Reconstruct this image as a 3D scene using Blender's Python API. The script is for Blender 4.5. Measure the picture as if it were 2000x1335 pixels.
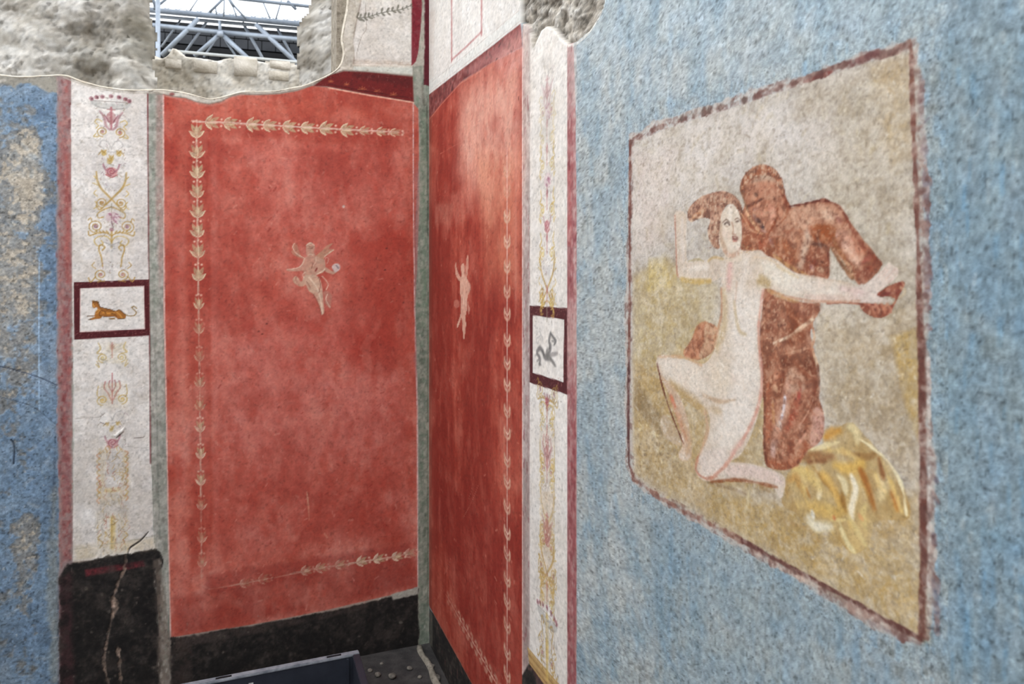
import bpy, bmesh, math, random
import numpy as np
from mathutils import Vector, noise as mnoise

random.seed(7)
for _o in list(bpy.data.objects):
    bpy.data.objects.remove(_o, do_unlink=True)
scene = bpy.context.scene
COL = scene.collection

# ------------------------------------------------------------------ camera
EYE = 1.294                       # eye height above the floor (m)
FPX, CXP, HZ = 1400.0, 1000.0, 500.0   # focal length, centre column and horizon row in a 2000x1335 frame
cam_d = bpy.data.cameras.new('camera')
cam_d.sensor_width = 36.0
cam_d.lens = FPX / 2000.0 * 36.0
cam_d.shift_y = -(667.5 - HZ) / 2000.0
cam_d.clip_start = 0.02
cam_d.dof.use_dof = True
cam_d.dof.focus_distance = 1.65
cam_d.dof.aperture_fstop = 8.0
cam = bpy.data.objects.new('camera', cam_d)
cam.location = (0, 0, EYE)
cam.rotation_euler = (math.radians(90), 0, 0)
COL.objects.link(cam)
scene.camera = cam

# ------------------------------------------------------------------ overcast sky, exposure
world = bpy.data.worlds.new('overcast_sky')
scene.world = world
world.use_nodes = True
bg = world.node_tree.nodes['Background']
bg.inputs['Color'].default_value = (0.95, 0.985, 1.03, 1)
bg.inputs['Strength'].default_value = 1.0
scene.view_settings.view_transform = 'Standard'
scene.view_settings.look = 'None'
scene.view_settings.gamma = 1.0
scene.view_settings.use_curve_mapping = False
scene.view_settings.exposure = 1.62

# ------------------------------------------------------------------ helpers
def lin(c):
    c = np.asarray(c, dtype=np.float64) / 255.0
    return np.where(c <= 0.04045, c / 12.92, ((c + 0.055) / 1.055) ** 2.4)
def lin4(c):
    r = lin(c)
    return (float(r[0]), float(r[1]), float(r[2]), 1.0)

def tag(o, label=None, cat=None, group=None, kind=None):
    if label: o['label'] = label
    if cat: o['category'] = cat
    if group: o['group'] = group
    if kind: o['kind'] = kind
    return o

def empty(name, loc=(0, 0, 0)):
    o = bpy.data.objects.new(name, None)
    o.location = loc
    o.empty_display_size = 0.05
    COL.objects.link(o)
    return o

def link(name, me, mat=None, parent=None):
    o = bpy.data.objects.new(name, me)
    if mat: me.materials.append(mat)
    COL.objects.link(o)
    if parent is not None:
        o.parent = parent
    return o

def bm_obj(name, bm, mat, parent=None, smooth=False):
    me = bpy.data.meshes.new(name)
    bmesh.ops.recalc_face_normals(bm, faces=bm.faces)
    bm.to_mesh(me); bm.free()
    if smooth:
        me.polygons.foreach_set('use_smooth', np.ones(len(me.polygons), dtype=bool))
    return link(name, me, mat, parent)

def nodes_of(name):
    m = bpy.data.materials.new(name)
    m.use_nodes = True
    nt = m.node_tree
    b = nt.nodes['Principled BSDF']
    return m, nt, b

def _noise(nt, scale, detail=3.0, rough=0.6, stretch=(1, 1, 1)):
    g = nt.nodes.new('ShaderNodeNewGeometry')
    mp = nt.nodes.new('ShaderNodeMapping')
    mp.inputs['Scale'].default_value = stretch
    n = nt.nodes.new('ShaderNodeTexNoise')
    n.inputs['Scale'].default_value = scale
    n.inputs['Detail'].default_value = detail
    n.inputs['Roughness'].default_value = rough
    nt.links.new(g.outputs['Position'], mp.inputs['Vector'])
    nt.links.new(mp.outputs['Vector'], n.inputs['Vector'])
    return n

def _ramp(nt, sock, p0, p1, c0, c1):
    r = nt.nodes.new('ShaderNodeValToRGB')
    e = r.color_ramp.elements
    e[0].position, e[1].position = p0, p1
    e[0].color, e[1].color = c0, c1
    nt.links.new(sock, r.inputs['Fac'])
    return r

def _mix(nt, mode, fac, a, b):
    m = nt.nodes.new('ShaderNodeMix')
    m.data_type = 'RGBA'; m.blend_type = mode
    m.inputs['Factor'].default_value = fac
    nt.links.new(a, m.inputs['A']); nt.links.new(b, m.inputs['B'])
    return m.outputs['Result']

def g4(v): return (v, v, v, 1)

def fresco_material(name, grain=0.10, pits=0.12, bump=0.25, bscale=420.0, rough=0.85, fine=1.0):
    """painted lime plaster: pigment from the mesh colour attribute, grain, pits and relief from noise"""
    m, nt, b = nodes_of(name)
    at = nt.nodes.new('ShaderNodeAttribute'); at.attribute_name = 'pigment'
    n1 = _noise(nt, 520.0 * fine, 4.0, 0.7)
    r1 = _ramp(nt, n1.outputs['Fac'], 0.30, 0.70, g4(1 - 2 * grain), g4(1.0))
    c = _mix(nt, 'MULTIPLY', 1.0, at.outputs['Color'], r1.outputs['Color'])
    n2 = _noise(nt, 190.0 * fine, 5.0, 0.75)
    r2 = _ramp(nt, n2.outputs['Fac'], 0.30, 0.42, g4(1 - 3 * pits), g4(1.0))
    c = _mix(nt, 'MULTIPLY', 1.0, c, r2.outputs['Color'])
    nt.links.new(c, b.inputs['Base Color'])
    b.inputs['Roughness'].default_value = rough
    b.inputs['Specular IOR Level'].default_value = 0.25
    n3 = _noise(nt, bscale * fine, 5.0, 0.65)
    bp = nt.nodes.new('ShaderNodeBump')
    bp.inputs['Strength'].default_value = bump
    bp.inputs['Distance'].default_value = 0.002
    nt.links.new(n3.outputs['Fac'], bp.inputs['Height'])
    nt.links.new(bp.outputs['Normal'], b.inputs['Normal'])
    return m

def two_tone(name, c0, c1, scale=30.0, p0=0.35, p1=0.65, rough=0.85, bump=0.4, bdist=0.004, metallic=0.0, detail=5.0, spec=0.25):
    m, nt, b = nodes_of(name)
    n = _noise(nt, scale, detail, 0.65)
    r = _ramp(nt, n.outputs['Fac'], p0, p1, lin4(c0), lin4(c1))
    nt.links.new(r.outputs['Color'], b.inputs['Base Color'])
    b.inputs['Roughness'].default_value = rough
    b.inputs['Metallic'].default_value = metallic
    b.inputs['Specular IOR Level'].default_value = spec
    if bump:
        n3 = _noise(nt, scale * 4, 5.0, 0.65)
        bp = nt.nodes.new('ShaderNodeBump')
        bp.inputs['Strength'].default_value = bump
        bp.inputs['Distance'].default_value = bdist
        nt.links.new(n3.outputs['Fac'], bp.inputs['Height'])
        nt.links.new(bp.outputs['Normal'], b.inputs['Normal'])
    return m

M_FRESCO = fresco_material('fresco_plaster', 0.07, 0.05, 0.22)
M_ROUGH = fresco_material('worn_blue_plaster', 0.13, 0.13, 0.6, 260.0)
M_NEAR = fresco_material('pale_blue_plaster', 0.16, 0.11, 0.55, 300.0, fine=2.2)
M_PICTURE = fresco_material('picture_plaster', 0.11, 0.06, 0.35, 420.0, fine=2.4)
M_SMOOTH = fresco_material('polished_red_plaster', 0.06, 0.03, 0.12, 500.0, 0.7)
M_STONE = fresco_material('rubble_masonry', 0.12, 0.10, 0.6, 60.0, 0.95)

# ------------------------------------------------------------------ noise fields (numpy)
def vnoise(U, V, seed):
    rs = np.random.RandomState(seed)
    L = rs.rand(257, 257).astype(np.float32)
    ui = np.floor(U).astype(np.int64); vi = np.floor(V).astype(np.int64)
    fu = (U - ui).astype(np.float32); fv = (V - vi).astype(np.float32)
    fu = fu * fu * (3 - 2 * fu); fv = fv * fv * (3 - 2 * fv)
    a = ui % 256; b = vi % 256
    return ((L[b, a] * (1 - fu) + L[b, a + 1] * fu) * (1 - fv)
            + (L[b + 1, a] * (1 - fu) + L[b + 1, a + 1] * fu) * fv)

def fbm(U, V, size, seed, octaves=4, gain=0.55):
    """fractal noise in 0..1; size is the largest feature in metres"""
    s = 1.0 / size; amp = 1.0; tot = 0.0; out = 0
    for k in range(octaves):
        out = out + amp * vnoise(U * s + 17.3 * k, V * s + 5.1 * k, seed + k)
        tot += amp; amp *= gain; s *= 2.03
    return out / tot

def sstep(a, b, x):
    t = np.clip((x - a) / (b - a), 0, 1)
    return t * t * (3 - 2 * t)

def smooth_pts(pts, closed=False, sub=6):
    """Catmull-Rom through the given points"""
    P = [np.array(p, dtype=float) for p in pts]
    n = len(P); out = []
    rng = range(n if closed else n - 1)
    for i in rng:
        if closed:
            p0, p1, p2, p3 = P[i - 1], P[i], P[(i + 1) % n], P[(i + 2) % n]
        else:
            p0, p1, p2, p3 = P[max(i - 1, 0)], P[i], P[i + 1], P[min(i + 2, n - 1)]
        for k in range(sub):
            t = k / sub
            out.append(0.5 * ((2 * p1) + (-p0 + p2) * t + (2 * p0 - 5 * p1 + 4 * p2 - p3) * t * t + (-p0 + 3 * p1 - 3 * p2 + p3) * t ** 3))
    if not closed: out.append(P[-1])
    return [tuple(q) for q in out]

# ------------------------------------------------------------------ the two walls as planes that meet in the corner
CORNER = np.array([(838 - CXP) / FPX * 2.4, 2.4])
_dl = np.array([3700.0, 1400.0]); _dl /= np.linalg.norm(_dl)
DIR_L = -_dl                                   # along the far wall, from the corner towards the left
DIR_R = np.array([_dl[1], -_dl[0]])            # along the near wall, from the corner towards the camera
NORM_L = DIR_R                                 # pointing into the room
NORM_R = DIR_L

class Plane:
    """a vertical wall plane: s runs along it, z is height"""
    def __init__(self, origin, direction, normal, flip):
        self.o, self.d, self.n, self.flip = np.array(origin), np.array(direction), np.array(normal), flip
    def from_photo(self, x, y):
        r = (x - CXP) / FPX
        s = (r * self.o[1] - self.o[0]) / (self.d[0] - r * self.d[1])
        dep = self.o[1] + s * self.d[1]
        return s, EYE + (HZ - y) / FPX * dep
    def depth(self, s): return self.o[1] + s * self.d[1]
    def world(self, s, z, h=0.0):
        return np.stack([self.o[0] + s * self.d[0] + h * self.n[0],
                         self.o[1] + s * self.d[1] + h * self.n[1], z + 0 * s], axis=-1)

LEFT = Plane(CORNER, DIR_L, NORM_L, True)
RIGHT = Plane(CORNER, DIR_R, NORM_R, False)

# ------------------------------------------------------------------ things and their painted parts
class Thing:
    def __init__(self, name, label=None, cat=None, group=None, kind=None):
        self.name, self.label, self.cat, self.group, self.kind = name, label, cat, group, kind
        self.parts = []
        self.root = None
        self.ang = 0.0
        self.plane = LEFT

PARTS = []     # (thing, name, material, label, parent_id)
def part(thing, name, mat=None, label=None, under=None, grain=None):
    PARTS.append(dict(thing=thing, name=name, mat=mat or M_FRESCO, label=label, under=under, grain=grain if grain is not None else (0.15 if mat in (M_ROUGH, M_NEAR) else 0.06), verts=[], faces=[], cols=[], n=0))
    return len(PARTS) - 1

class Canvas:
    """a fine grid on a wall; pigment, relief and the part each cell belongs to"""
    def __init__(self, plane, S, Z, seed):
        self.pl = plane
        self.gs = 1.0
        self.S, self.Z = np.array(S), np.array(Z)
        self.U, self.V = np.meshgrid(self.S, self.Z)
        self.rgb = np.zeros(self.U.shape + (3,), dtype=np.float32)
        self.id = np.full(self.U.shape, -1, dtype=np.int32)
        self.h = np.zeros(self.U.shape, dtype=np.float32)
        self.keep = np.ones(self.U.shape, dtype=bool)
        self.ng = fbm(self.U, self.V, 0.012, 900, 3)      # the same fields on every canvas, so seams do not show
        self.nm = fbm(self.U, self.V, 0.05, 940, 4)
        self.nl = fbm(self.U, self.V, 0.25, 980, 4)
        self.ns = fbm(self.U / 0.02, self.V / 0.2, 1.0, 960, 3)   # vertical streaks
    def P(self, pts):
        return [self.pl.from_photo(x, y) for x, y in pts]
    def mpp(self, pts):
        return self.pl.depth(np.mean([p[0] for p in pts])) / FPX
    def box(self, s0, s1, z0, z1):
        i0 = max(np.searchsorted(self.S, s0) - 1, 0); i1 = min(np.searchsorted(self.S, s1) + 1, len(self.S))
        j0 = max(np.searchsorted(self.Z, z0) - 1, 0); j1 = min(np.searchsorted(self.Z, z1) + 1, len(self.Z))
        if i1 <= i0 or j1 <= j0: return None
        return slice(j0, j1), slice(i0, i1)
    @staticmethod
    def _segd(U, V, pts, closed):
        d2 = np.full(U.shape, 1e9, dtype=np.float32)
        n = len(pts)
        tt = np.zeros(U.shape, dtype=np.float32)
        m = n if closed else n - 1
        for i in range(m):
            a = pts[i]; b = pts[(i + 1) % n]
            ex, ey = b[0] - a[0], b[1] - a[1]
            L = ex * ex + ey * ey
            if L < 1e-14: continue
            t = np.clip(((U - a[0]) * ex + (V - a[1]) * ey) / L, 0, 1)
            q = (U - a[0] - t * ex) ** 2 + (V - a[1] - t * ey) ** 2
            up = q < d2
            d2 = np.where(up, q, d2)
            tt = np.where(up, (i + t) / m, tt)
        return np.sqrt(d2), tt
    def _apply(self, sl, a, color, pid, idmin, dh):
        c = np.asarray(color, dtype=np.float32)
        if c.ndim == 3: c = c[sl]
        self.rgb[sl] += (c - self.rgb[sl]) * a[..., None]
        if pid is not None:
            k = self.id[sl]; k[a > idmin] = pid
        if dh: self.h[sl] += a * dh
    def poly(self, pts, color, alpha=1.0, feather=1.5, wear=0.0, rough=0.0, part=None, closed_smooth=False, wall=False, idmin=0.3, dh=0.0, sub=5):
        """filled outline; pts in photo pixels (or wall metres), feather in photo pixels"""
        if not wall: pts = self.P(pts)
        k = self.mpp(pts)
        if closed_smooth: pts = smooth_pts(pts, True, sub)
        f = max(feather * k, 1e-4)
        xs = [p[0] for p in pts]; ys = [p[1] for p in pts]
        pad = f * 2 + rough * k * 2
        sl = self.box(min(xs) - pad, max(xs) + pad, min(ys) - pad, max(ys) + pad)
        if sl is None: return
        U, V = self.U[sl], self.V[sl]
        ins = np.zeros(U.shape, dtype=bool)
        n = len(pts)
        for i in range(n):
            (x1, y1), (x2, y2) = pts[i], pts[(i + 1) % n]
            if y1 == y2: continue
            c = ((y1 > V) != (y2 > V)) & (U < (x2 - x1) * (V - y1) / (y2 - y1) + x1)
            ins ^= c
        d, _ = self._segd(U, V, pts, True)
        d = np.where(ins, d, -d)
        if rough: d = d + (self.nm[sl] - 0.5 + 0.6 * (self.ng[sl] - 0.5)) * rough * k * 2.5
        a = sstep(-f, f, d) * alpha
        if wear: a = a * (1 - wear * sstep(0.42, 0.62, 0.6 * self.ng[sl] + 0.4 * self.nm[sl]))
        self._apply(sl, a, color, part, idmin, dh)
    def stroke(self, pts, width, color, alpha=1.0, soft=0.6, wear=0.0, taper=0.0, part=None, smooth=True, wall=False, idmin=0.3, dh=0.0, sub=5, rough=0.0):
        """brush line; width in photo pixels (metres when wall=True)"""
        if not wall: pts = self.P(pts)
        k = 1.0 if wall else self.mpp(pts)
        if smooth and len(pts) > 2: pts = smooth_pts(pts, False, sub)
        w = width * k * 0.5
        f = max(w * soft, 0.0006)
        pad = w + f * 2 + rough * k
        xs = [p[0] for p in pts]; ys = [p[1] for p in pts]
        sl = self.box(min(xs) - pad, max(xs) + pad, min(ys) - pad, max(ys) + pad)
        if sl is None: return
        d, t = self._segd(self.U[sl], self.V[sl], pts, False)
        if rough: d = d + (self.ng[sl] - 0.5) * rough * k * 2.5
        ww = w * (1 - taper * np.abs(2 * t - 1) ** 2) if taper else w
        a = (1 - sstep(ww - f, ww + f, d)) * alpha
        if wear: a = a * (1 - wear * sstep(0.40, 0.60, 0.7 * self.ng[sl] + 0.3 * self.nm[sl]))
        self._apply(sl, a, color, part, idmin, dh)
    def blob(self, x, y, rx, ry, color, alpha=1.0, soft=0.6, **kw):
        n = 14
        pts = [(x + rx * math.cos(2 * math.pi * i / n), y + ry * math.sin(2 * math.pi * i / n)) for i in range(n)]
        self.poly(pts, color, alpha, feather=max(0.8, soft * min(rx, ry)), **kw)
    def fill(self, color):
        self.rgb[...] = color
    def field(self, *stops, n):
        """colour array from a noise field: stops (value, colour)"""
        v = np.array([s[0] for s in stops]); c = np.array([s[1] for s in stops], dtype=float)
        return np.stack([np.interp(n, v, c[:, k]) for k in range(3)], axis=-1).astype(np.float32)
    def dabs(self, pid, count, palette, size, alpha, seed=1, length=1.6, ang=None, soft=0.7):
        """short brush touches scattered over one part, kept inside it"""
        R = random.Random(seed)
        pids = pid if isinstance(pid, (list, tuple)) else [pid]
        jj, ii = np.nonzero(np.isin(self.id, pids))
        if len(jj) == 0: return
        for q in range(count):
            k = R.randrange(len(jj)); s, z = self.S[ii[k]], self.Z[jj[k]]
            if z < 0.02 or z > 2.17: continue
            w = R.uniform(*size) * 0.001
            a = R.uniform(0, math.pi) if ang is None else ang + R.uniform(-.25, .25)
            ln = w * R.uniform(0.5, length)
            dx, dz = math.cos(a) * ln, math.sin(a) * ln
            sl = self.box(s - abs(dx) - w * 2, s + abs(dx) + w * 2, z - abs(dz) - w * 2, z + abs(dz) + w * 2)
            d, t = self._segd(self.U[sl], self.V[sl], [(s - dx, z - dz), (s + dx, z + dz)], False)
            f = w * 0.5
            m = (1 - sstep(f * (1 - soft), f * (1 + soft), d + (self.ng[sl] - .5) * w)) * R.uniform(*alpha) * np.isin(self.id[sl], pids)
            self.rgb[sl] += (np.asarray(R.choice(palette), dtype=np.float32) - self.rgb[sl]) * m[..., None]
    def mottle(self, pid, size, light, dark, amt, seed=5, bias=0.5, aspect=1.0):
        """uneven pigment inside one part: lighter where thin, darker where thick"""
        m = np.isin(self.id, pid if isinstance(pid, (list, tuple)) else [pid])
        if not m.any(): return
        f = fbm(self.U, self.V / aspect, size, 600 + seed, 4, .6)
        lo = sstep(bias - .02, bias - .2, f)[..., None] * amt * m[..., None]; hi = sstep(bias + .02, bias + .2, f)[..., None] * amt * m[..., None]
        self.rgb += (np.asarray(light, dtype=np.float32) - self.rgb) * hi
        self.rgb += (np.asarray(dark, dtype=np.float32) - self.rgb) * lo
    def grain(self):
        """fine mottling of the lime surface, stronger on worn parts"""
        amt = np.full(self.U.shape, 0.10, dtype=np.float32)
        for pid in np.unique(self.id):
            if pid >= 0: amt[self.id == pid] = PARTS[pid]['grain']
        ds = np.gradient(self.S)[None, :]; dz = np.gradient(self.Z)[:, None]
        amt = amt * (1 - sstep(0.0085, 0.012, np.maximum(ds * np.ones_like(dz), dz * np.ones_like(ds))))     # none where the grid is coarse
        f = fbm(self.U, self.V, 0.0085 * self.gs, 70, 2, 0.8) - 0.5
        g = fbm(self.U, self.V, 0.0042 * self.gs, 71, 1) - 0.5
        hue = fbm(self.U, self.V, 0.02, 75, 3) - 0.5
        self.rgb *= (1 + amt * (2.4 * f + 1.5 * g))[..., None]
        self.rgb[..., 0] *= 1 + 0.25 * amt * hue; self.rgb[..., 2] *= 1 - 0.35 * amt * hue
        pit = sstep(0.70, 0.82, fbm(self.U, self.V, 0.007 * self.gs, 77, 2)) * np.clip(amt * 4.0, 0, 1) * 0.45
        self.rgb *= (1 - pit)[..., None]
    def emit(self):
        self.grain()
        """hand the cells over to their parts"""
        cell = self.id[:-1, :-1].copy()
        k = self.keep
        ok = k[:-1, :-1] & k[1:, :-1] & k[:-1, 1:] & k[1:, 1:]
        cell[~ok] = -1
        W = self.pl.world(self.U, self.V, self.h)
        rgb = lin(np.clip(self.rgb, 0, 255))
        ns = self.U.shape[1]
        base = np.arange(self.U.size).reshape(self.U.shape)
        for pid in np.unique(cell):
            if pid < 0: continue
            jj, ii = np.nonzero(cell == pid)
            q = np.stack([base[jj, ii], base[jj, ii + 1], base[jj + 1, ii + 1], base[jj + 1, ii]], axis=1)
            if self.pl.flip: q = q[:, ::-1]
            u, inv = np.unique(q.ravel(), return_inverse=True)
            p = PARTS[pid]
            p['verts'].append(W.reshape(-1, 3)[u]); p['cols'].append(rgb.reshape(-1, 3)[u])
            p['faces'].append(inv.reshape(-1, 4) + p['n']); p['n'] += len(u)

def grid_mesh(name, verts, faces, cols=None):
    me = bpy.data.meshes.new(name)
    nf = len(faces)
    me.vertices.add(len(verts)); me.vertices.foreach_set('co', np.ascontiguousarray(verts, dtype=np.float32).ravel())
    me.loops.add(nf * 4); me.loops.foreach_set('vertex_index', np.ascontiguousarray(faces, dtype=np.int32).ravel())
    me.polygons.add(nf)
    me.polygons.foreach_set('loop_start', np.arange(0, nf * 4, 4, dtype=np.int32))
    me.polygons.foreach_set('use_smooth', np.ones(nf, dtype=bool))
    me.update(calc_edges=True)
    if cols is not None:
        at = me.color_attributes.new('pigment', 'FLOAT_COLOR', 'POINT')
        c4 = np.ones((len(verts), 4), dtype=np.float32); c4[:, :3] = cols
        at.data.foreach_set('color', c4.ravel())
    return me

def build_parts():
    """one object per painted part, gathered under its thing"""
    for t in THINGS:
        ps = [p for p in PARTS if p['thing'] is t and p['n']]
        if not ps: continue
        if t.root is None:
            allv = np.concatenate([v for p in ps for v in p['verts']])
            c = (allv.min(0) + allv.max(0)) / 2
            t.root = empty(t.name, (float(c[0]), float(c[1]), float(allv[:, 2].min())))
            t.ang = math.atan2(t.plane.d[1], t.plane.d[0])
            t.root.rotation_euler = (0, 0, t.ang)
            tag(t.root, t.label, t.cat, t.group, t.kind)
    done = {}
    for rnd in (0, 1):
        for pid, p in enumerate(PARTS):
            if p['n'] == 0 or (p['under'] is not None) != bool(rnd): continue
            root = p['thing'].root
            V = np.concatenate(p['verts']); F = np.concatenate(p['faces']); Cc = np.concatenate(p['cols'])
            par = done.get(p['under'], root) if rnd else root
            org = np.array(root.location)
            V = V - org
            ang = p['thing'].ang
            if ang:
                ca, sa = math.cos(-ang), math.sin(-ang)
                V = np.stack([V[:, 0] * ca - V[:, 1] * sa, V[:, 0] * sa + V[:, 1] * ca, V[:, 2]], axis=1)
            me = grid_mesh(p['name'], V, F, Cc)
            o = link(p['name'], me, p['mat'], par)
            if p['label']: o['label'] = p['label']
            done[pid] = o

def crop(ox, oy, sc):
    """points read in an enlarged view of the photograph, back to photo pixels"""
    return lambda *pts: [(ox + x / sc, oy + y / sc) for x, y in pts]
THINGS = []
def thing(*a, **k):
    t = Thing(*a, **k); THINGS.append(t); return t

# ================================================================== THE WALLS: cores, floor, the rest of the room
TOP = 2.95
WALL_L = thing('wall_left', kind='structure')
WALL_R = thing('wall_right', kind='structure')

# broken upper edge of the far wall, in photo pixels (plaster outline)
EDGE_PX = [(-420, 128), (-200, 138), (-60, 140), (0, 147), (40, 151), (85, 149), (126, 148), (160, 160), (210, 172), (260, 177), (310, 176),
           (345, 180), (380, 187), (410, 194), (440, 189), (475, 180), (530, 179), (570, 173), (600, 166),
           (630, 153), (655, 139), (668, 124), (673, 100), (669, 75), (674, 45), (679, 20), (682, -20), (686, -120), (684, -420)]
EDGE = [LEFT.from_photo(x, y) for x, y in smooth_pts(EDGE_PX, False, 4)]
def edge_keep(U, V, drop=0.0):
    """True where the far wall's plaster still stands"""
    pts = [(e[0], e[1]) for e in EDGE]
    poly = [(9.0, -9.0), (9.0, pts[0][1])] + pts + [(pts[-1][0], 9.0), (-9.0, 9.0), (-9.0, -9.0)]
    ins = np.zeros(U.shape, dtype=bool)
    n = len(poly)
    for i in range(n):
        (x1, y1), (x2, y2) = poly[i], poly[(i + 1) % n]
        if y1 == y2: continue
        ins ^= ((y1 > V) != (y2 > V)) & (U < (x2 - x1) * (V - y1) / (y2 - y1) + x1)
    return ins

M_CORE = two_tone('wall_core_mortar', (120, 110, 96), (176, 165, 148), 45.0, bump=0.9, bdist=0.01)
M_PLAIN = two_tone('plain_room_plaster', (176, 172, 166), (198, 195, 188), 9.0, bump=0.3)

def core_left():
    """masonry behind the far wall's plaster, same broken outline, 0.30 m thick"""
    sE = np.array([e[0] for e in EDGE if e[0] > 0.302][::-1]); zE = np.array([e[1] for e in EDGE if e[0] > 0.302][::-1])
    s_hi = np.linspace(-0.3, 0.296, 16); s_lo = np.linspace(0.302, 3.2, 240)
    prof = [(s, TOP) for s in s_hi] + [(s, float(np.interp(s, sE, zE)) - 0.006) for s in s_lo]
    bm = bmesh.new()
    rows = []
    for s, z in prof:
        rows.append([bm.verts.new(LEFT.world(np.array(s), np.array(q), h)) for q, h in ((0.0, -0.014), (z, -0.014), (z, -0.16), (0.0, -0.16))])
    for r0, r1 in zip(rows[:-1], rows[1:]):
        for k in range(4):
            bm.faces.new((r0[k], r0[(k + 1) % 4], r1[(k + 1) % 4], r1[k]))
    bm.faces.new(rows[0]); bm.faces.new(rows[-1][::-1])
    o = bm_obj('wall_left', bm, M_CORE)
    tag(o, kind='structure')
    return o

def wall_box(name, pl, s0, s1, z0, z1, h0, h1, mat):
    bm = bmesh.new()
    c = [pl.world(np.array(s), np.array(z), h) for h in (h0, h1) for s, z in ((s0, z0), (s1, z0), (s1, z1), (s0, z1))]
    v = [bm.verts.new(p) for p in c]
    for f in ((0, 1, 2, 3), (7, 6, 5, 4), (0, 4, 5, 1), (1, 5, 6, 2), (2, 6, 7, 3), (3, 7, 4, 0)):
        bm.faces.new([v[i] for i in f])
    o = bm_obj(name, bm, mat)
    tag(o, kind='structure')
    return o

WALL_L.root = core_left()
def broken_end():
    """rough rubble core showing at the upright break beside the white panel"""
    bm = bmesh.new(); rows = []
    zs = np.linspace(EDGE[0][1] + 0.12, TOP, 70)
    sE = [e for e in EDGE if e[0] < 0.34]
    for z in zs:
        s_e = float(np.interp(z, [e[1] for e in sE], [e[0] for e in sE])) if z > sE[0][1] else 0.33
        r = []
        for k in range(11):
            h = -0.010 - 0.16 * k / 10
            j = 0.020 * mnoise.noise(Vector((z * 26, h * 40, 1.3))) + 0.012 * mnoise.noise(Vector((z * 70, h * 90, 4)))
            r.append(bm.verts.new(LEFT.world(np.array(s_e - 0.004 + 0.012 * min(k, 3) / 3 + j * min(k, 2) / 2), np.array(z), h)))
        rows.append(r)
    for a_, b_ in zip(rows[:-1], rows[1:]):
        for k in range(10): bm.faces.new((a_[k], a_[k + 1], b_[k + 1], b_[k]))
    o = bm_obj('broken_core', bm, two_tone('dark_rubble_core', (70, 60, 48), (150, 138, 120), 40.0, bump=1.0, bdist=.02), WALL_L.root)
    o['label'] = 'dark rough rubble in the broken wall end'
broken_end()
WALL_R.root = wall_box('wall_right', RIGHT, -0.30, 4.1, 0.0, TOP, -0.022, -0.30, M_CORE)
wall_box('wall_back_unseen', Plane(LEFT.o + DIR_R * 4.0, DIR_L, -NORM_L, True), -0.02, 3.2, 0.0, 1.7, 0.0, -0.2, M_PLAIN)  # unseen room wall, kept low to shape the sky light falloff
wall_box('wall_side_unseen', Plane(RIGHT.o + DIR_L * 3.2, DIR_R, -NORM_R, True), -0.3, 4.2, 0.0, 1.6, 0.0, -0.2, M_PLAIN)  # also out of view, its height set for the light on the frescoes

# floor: trodden dark earth with a little relief
def make_floor():
    n = 140
    S = np.linspace(-0.30, 3.2, n); T = np.linspace(-0.30, 4.0, 170)
    U, V = np.meshgrid(S, T)
    x = CORNER[0] + U * DIR_L[0] + V * DIR_R[0]; y = CORNER[1] + U * DIR_L[1] + V * DIR_R[1]
    z = (fbm(U, V, 0.16, 31, 2) - 0.5) * 0.016
    z = z * sstep(0.0, 0.03, U) * sstep(0.0, 0.03, V)
    b = np.arange(U.size).reshape(U.shape)
    F = np.stack([b[:-1, :-1], b[1:, :-1], b[1:, 1:], b[:-1, 1:]], axis=-1).reshape(-1, 4)
    me = grid_mesh('floor', np.stack([x, y, z], -1).reshape(-1, 3), F)
    o = link('floor', me, two_tone('dark_trodden_earth', (38, 37, 37), (70, 67, 65), 22.0, 0.3, 0.7, bump=0.6))
    tag(o, kind='structure')
make_floor()
def make_ground():
    """levelled earth outside the room"""
    bm = bmesh.new(); n = 24
    vs = [[bm.verts.new((-22 + 44 * i / n, -18 + 44 * j / n, -0.03 + 0.01 * mnoise.noise(Vector((i * .7, j * .7, 0))))) for i in range(n + 1)] for j in range(n + 1)]
    for j in range(n):
        for i in range(n): bm.faces.new((vs[j][i], vs[j][i + 1], vs[j + 1][i + 1], vs[j + 1][i]))
    tag(bm_obj('ground', bm, two_tone('excavation_earth', (104, 96, 84), (140, 131, 117), 1.5, bump=.5)), kind='structure')
make_ground()

# ================================================================== FAR WALL (left of the corner)
xs = np.concatenate([np.linspace(838.01, -30, 512)])
Sl = [LEFT.from_photo(x, 500)[0] for x in xs]
Sl = np.concatenate([np.array(Sl), np.arange(Sl[-1] + 0.007, Sl[-1] + 0.50, 0.008), np.linspace(Sl[-1] + 0.52, 3.2, 40)])
Zl = np.concatenate([np.arange(0.0, 2.19, 0.0026), np.linspace(2.2, TOP, 24)])
L = Canvas(LEFT, Sl, Zl, 11)
L.keep = edge_keep(L.U, L.V)
nl, nm, ng, ns_ = L.nl, L.nm, L.ng, L.ns

p_blue = part(WALL_L, 'blue_plaster', M_ROUGH, 'worn blue painted plaster with grey patches of lost paint')
p_redband = part(WALL_L, 'red_stripe', M_FRESCO, 'faded dark red vertical stripe beside the blue plaster')
p_green = part(WALL_L, 'green_stripe', M_FRESCO, 'pale green and grey vertical stripe')
p_corner = part(WALL_L, 'corner_stripe', M_FRESCO, 'grey-green stripe running down the room corner')
p_dado = part(WALL_L, 'black_dado', M_ROUGH, 'black painted band at the foot of the wall')
p_mortar = part(WALL_L, 'mortar_rim', M_FRESCO, 'smooth cream repair mortar along the broken edge')
p_cornice = part(WALL_L, 'cornice_band', M_FRESCO, 'dark red painted band with tiny gold ornaments')
p_corner_red = part(WALL_L, 'corner_red_stripe', M_FRESCO, 'dark red stripe in the upper corner')

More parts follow.
